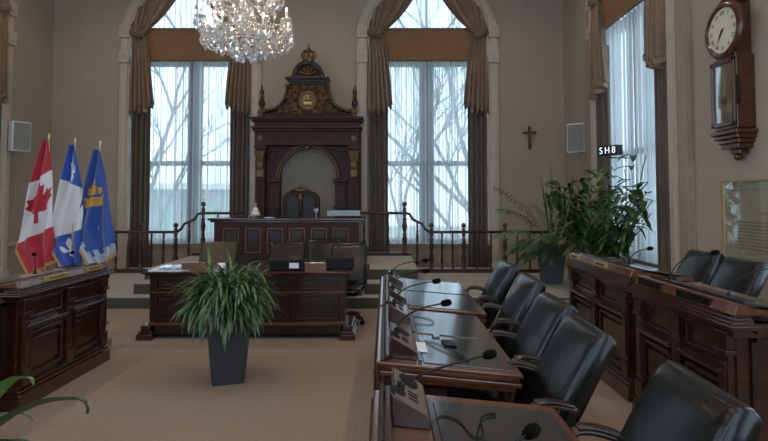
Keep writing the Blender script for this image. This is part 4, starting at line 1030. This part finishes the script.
st.build('stems', 'stem', t, smooth=True); m.build('foliage', 'leafd', t, smooth=True); m2.build('foliage', 'leafm', t, smooth=True)
# tall blade + palm
t = thing('palm_plant', 'feathery palm in a grey planter at the right end of the back balustrade', 'plant', (2.86, 9.75, .166))
square_planter(t, .15, .21, .66, 'planterg')
rn = random.Random(9); m = MB(); st = MB(); m2 = MB()
fronds = [(PI*.98, 1.2, 1.45, 1.6), (PI*1.05, .9, 1.1, 2.0), (PI*.85, 1.15, 1.2, 2.0), (PI*1.2, .7, .75, 1.8), (PI*1.35, .9, .8, 1.9), (PI*.9, .5, .7, 1.5), (PI*1.1, .5, .8, 2.4), (PI*1.5, 1.0, .9, 2), (0.1, 1.3, 1.5, 1.5), (.6, 1.2, 1.2, 1.6), (-.4, 1.1, 1.2, 1.8), (PI*1.25, 1.2, 1.0, 1.5), (PI*1.15, .3, .6, 1.2), (PI*1.4, .4, .6, 1.4),
          (PI*1.02, .3, .6, 1.9), (PI*1.3, .2, .5, 1.0), (PI*1.45, .6, .7, 2.4), (PI*.95, .85, .85, 2.6)]
for (az, el, L, dr) in fronds:
    d = Vector((math.cos(az)*math.cos(el), math.sin(az)*math.cos(el), math.sin(el))); p = Vector((0, 0, .6)); pts = [p.copy()]; n = 22
    for k in range(n):
        d = (d+Vector((0, 0, -dr/n))*.75).normalized(); p = p+d*(L/n); pts.append(p.copy())
        if k > 6:
            sd = d.cross(Vector((0, 0, 1))).normalized()
            for s in (-1, 1):
                dd = (d*.6+sd*s+Vector((0, 0, rn.uniform(-.35, -.1)))).normalized()
                if p.x+dd.x*.2 < .30: m.leaf(p, dd, rn.uniform(.2, .3)*(1-.5*(k/n)**3), .03, 1.2, 4, fold=.05)
    st.tube(pts, .006, 5, taper=[1-.7*i/n for i in range(n+1)])
m.build('foliage', 'leafp', t); st.build('stems', 'stem', t, smooth=True)
for (a, e, L) in ((1.0, 1.5, 1.15), (2.2, 1.42, 1.0)): strap(m2, (0.0, 0, .6), a, e, L+.3, .06, .12, 8)
m2.build('tall_blades', 'leafm', t, smooth=True)
# plant in the lower left corner
t = thing('foreground_plant', 'plant with long arching leaves entering at the lower left photo corner', 'plant', (-1.85, 2.3, 0))
square_planter(t, .13, .17, .42)
def blade(mb, P, wd):
    pts = spl([Vector(p)-Vector((-1.85, 2.3, 0)) for p in P], 5); n = len(pts)-1; prev = None
    for i, p in enumerate(pts):
        d = (pts[min(i+1, n)]-pts[max(i-1, 0)]).normalized(); sd = d.cross(Vector((.15, .35, 1))).normalized(); k = wd*math.sin(PI*min(1, .12+.88*(i/n)))**.6*.5; nr = sd.cross(d)
        row = [mb.b.verts.new(p-sd*k+nr*k*.35), mb.b.verts.new(p), mb.b.verts.new(p+sd*k+nr*k*.35)]
        if prev:
            for q in (0, 1): mb.b.faces.new((prev[q], prev[q+1], row[q+1], row[q]))
        prev = row
m = MB(); m2 = MB()
blade(m2, [(-1.85, 2.3, .38), (-1.72, 2.3, .60), (-1.60, 2.28, .77), (-1.50, 2.26, .87), (-1.42, 2.25, .895), (-1.39, 2.24, .87)], .06)
blade(m, [(-1.83, 2.3, .38), (-1.72, 2.31, .56), (-1.56, 2.32, .69), (-1.42, 2.34, .76), (-1.30, 2.35, .775), (-1.245, 2.35, .76), (-1.235, 2.35, .715)], .085)
blade(m, [(-1.83, 2.28, .38), (-1.70, 2.26, .54), (-1.56, 2.24, .63), (-1.45, 2.22, .66), (-1.36, 2.2, .64), (-1.33, 2.2, .58)], .07)
blade(m2, [(-1.85, 2.3, .38), (-1.76, 2.35, .56), (-1.66, 2.4, .66), (-1.57, 2.45, .68), (-1.52, 2.46, .64)], .07)
blade(m, [(-1.87, 2.3, .38), (-1.93, 2.3, .65), (-2.05, 2.25, .85), (-2.2, 2.2, .85), (-2.3, 2.2, .75)], .07)
blade(m2, [(-1.87, 2.32, .38), (-1.88, 2.45, .65), (-1.92, 2.6, .85), (-1.95, 2.75, .8)], .07)
blade(m, [(-1.86, 2.28, .38), (-1.85, 2.15, .62), (-1.8, 1.98, .75), (-1.78, 1.85, .68)], .07)
m.build('foliage', 'leafd', t, smooth=True); m2.build('foliage', 'leafm', t, smooth=True)

# ---------------------------------------------------------------- chandelier
t = thing('chandelier', 'large crystal chandelier with hanging glass drops, cut by the top photo edge', 'chandelier', (CH_C[0], CH_C[1], 3.30)); t.scale = (1.1, 1.1, 1)
MB().lathe([(.0, .12), (.03, .14), (.05, .2), (.02, .26), (.07, .34), (.1, .42), (.05, .5), (.03, .7), (.06, .8), (.03, .9), (.03, 1.3), (.05, 1.36), (.0, 1.4)], n=20).build('stem', 'crystal', t, smooth=True)
MB().tube([(0, 0, 1.38), (0, 0, CEIL-3.30-.02)], .012, 8).build('chain', 'brass', t); MB().lathe([(.13, -.06), (.16, -.03), (.16, 0)], (0, 0, CEIL-3.30), 24).build('ceiling_rose', 'brass', t)
drop0 = None; count = 0
def drop_mesh():
    m = MB(); m.lathe([(.0, 0), (.006, -.012), (.0, -.022), (.007, -.03), (.012, -.05), (.018, -.08), (.014, -.10), (.0, -.112)], n=6); return m
def pendant(x, y, z, s=1.0, stuff=None):
    global drop0, count
    if stuff is not None:
        stuff.lathe([(a*s, b*s) for a, b in [(.0, 0), (.006, -.012), (.0, -.022), (.012, -.05), (.018, -.08), (.0, -.112)]], (x, y, z), 5); return
    if drop0 is None: o = drop0 = drop_mesh().build('crystal_drop', 'crystal', t)
    else: o = drop0.copy(); C.objects.link(o); o.parent = t
    o.location = (x, y, z); o.scale = (s, s, s); o.rotation_euler = (0, 0, count*.7); count += 1
stuffm = MB(); beads = MB(); arms_n = 12
rn = random.Random(2)
for k in range(arms_n):
    a = 2*PI*k/arms_n+.15; c, s = math.cos(a), math.sin(a); R1 = .52 if k % 2 else .42; z1 = .42 if k % 2 else .30
    P = bez([(c*.05, s*.05, .42), (c*.2, s*.2, .02+z1*.2), (c*(R1+.05), s*(R1+.05), z1-.28), (c*R1, s*R1, z1)], 14)
    arm = MB().tube(P, .011, 7).build('arm', 'crystal', t, smooth=True)
    MB().lathe([(.012, 0), (.05, .012), (.065, .028), (.06, .03), (.02, .015)], (c*R1, s*R1, z1), 14).build('drip_dish', 'crystal', t, smooth=True)
    MB().lathe([(.012, .02), (.012, .12)], (c*R1, s*R1, z1), 8).build('candle', 'white', t)
    MB().lathe([(.006, .12), (.015, .135), (.012, .16), (0, .185)], (c*R1, s*R1, z1), 8).build('bulb', 'bulb', t, smooth=True)
    if k % 2 == 0:
        l = bpy.data.lights.new('candle_lamp', 'POINT'); l.energy = CH_W*2; l.color = (1, .62, .32); l.shadow_soft_size = .03
        lo = bpy.data.objects.new('candle_lamp', l); C.objects.link(lo); lo.parent = t; lo.location = (c*R1, s*R1, z1+.22)
    for q in range(5):
        b = a+2*PI*q/5; pendant(c*R1+.058*math.cos(b), s*R1+.058*math.sin(b), z1+.015, rn.uniform(1.0, 1.35))
    # bead swags between arms
    a2 = 2*PI*(k+1)/arms_n+.15
    for (rr, zz, rt, zt_) in ((R1, z1+.02, .10, .75), (R1*.7, z1+.0, .10, .45)):
        for i in range(13):
            q = i/12; x = (rr+(rt-rr)*q); z = zz+(zt_-zz)*q-.16*math.sin(PI*q)
            beads.sphere((x*math.cos(a+.1*q), x*math.sin(a+.1*q), z), .011, 1, 6, 4)
    R2 = .42 if k % 2 else .52; z2 = .30 if k % 2 else .42
    for i in range(9):
        q = i/8; x = R1+(R2-R1)*q; z = z1+(z2-z1)*q-.09*math.sin(PI*q); aa = a+(a2-a)*q
        beads.sphere((x*math.cos(aa), x*math.sin(aa), z), .011, 1, 6, 4)
        if i % 2: stuffm and pendant(x*math.cos(aa), x*math.sin(aa), z-.01, 1.1, stuffm)
    # upper tier
    R3, z3 = .36, .82
    P = bez([(c*.04, s*.04, .75), (c*.2, s*.2, .55), (c*.38, s*.38, .6), (c*R3, s*R3, z3)], 10)
    stuffm.tube(P, .009, 6); stuffm.lathe([(.01, 0), (.05, .015), (.06, .03)], (c*R3, s*R3, z3), 10)
    for q in range(4):
        b = a+2*PI*q/4; pendant(c*R3+.05*math.cos(b), s*R3+.05*math.sin(b), z3, 1.1, stuffm)
for (R_, z_, n_) in ((.10, .16, 6), (.17, .24, 9), (.26, .25, 13), (.33, .33, 12)):
    for q in range(n_):
        b = 2*PI*q/n_+R_; 
        pendant(R_*math.cos(b), R_*math.sin(b), z_+.03*math.cos(5*b+R_*20), 1.3+.5*((q*7) % 5)/4)
    if R_ > .12:
        MB().tube([(R_*math.cos(2*PI*i/32), R_*math.sin(2*PI*i/32), z_) for i in range(33)], .006, 5).build('ring', 'chrome', t)
for i in range(150):
    b = rn.uniform(0, 2*PI); R_ = rn.uniform(.1, .56); z_ = .34+rn.uniform(0, .5)*(1-.3*R_); pendant(R_*math.cos(b), R_*math.sin(b), z_, rn.uniform(.7, 1.2), stuffm)
o = stuffm.build('upper_crystals', 'crystal', t); o['kind'] = 'stuff'
o = beads.build('bead_strings', 'crystal', t, smooth=True); o['kind'] = 'stuff'

# made-up ceiling fittings for the fill lamps, out of view
m0 = None
for i, (x, y) in enumerate(FILL_LIGHTS):
    if m0 is None:
        m0 = thing('ceiling_fill_light', 'round ceiling fill light, one of an unseen grid added to brighten the room', 'ceiling lamp', (x, y, CEIL), 0, 'added ceiling fill lights')
        MB().lathe([(.09, -.001), (.12, -.001), (.12, -.02), (.09, -.02)], n=24).build('ring', 'white', m0); MB().lathe([(.088, -.012), (.088, -.004)], n=24).build('lens', 'fill_glow', m0)
    else: copy_tree(m0, (x, y, CEIL))
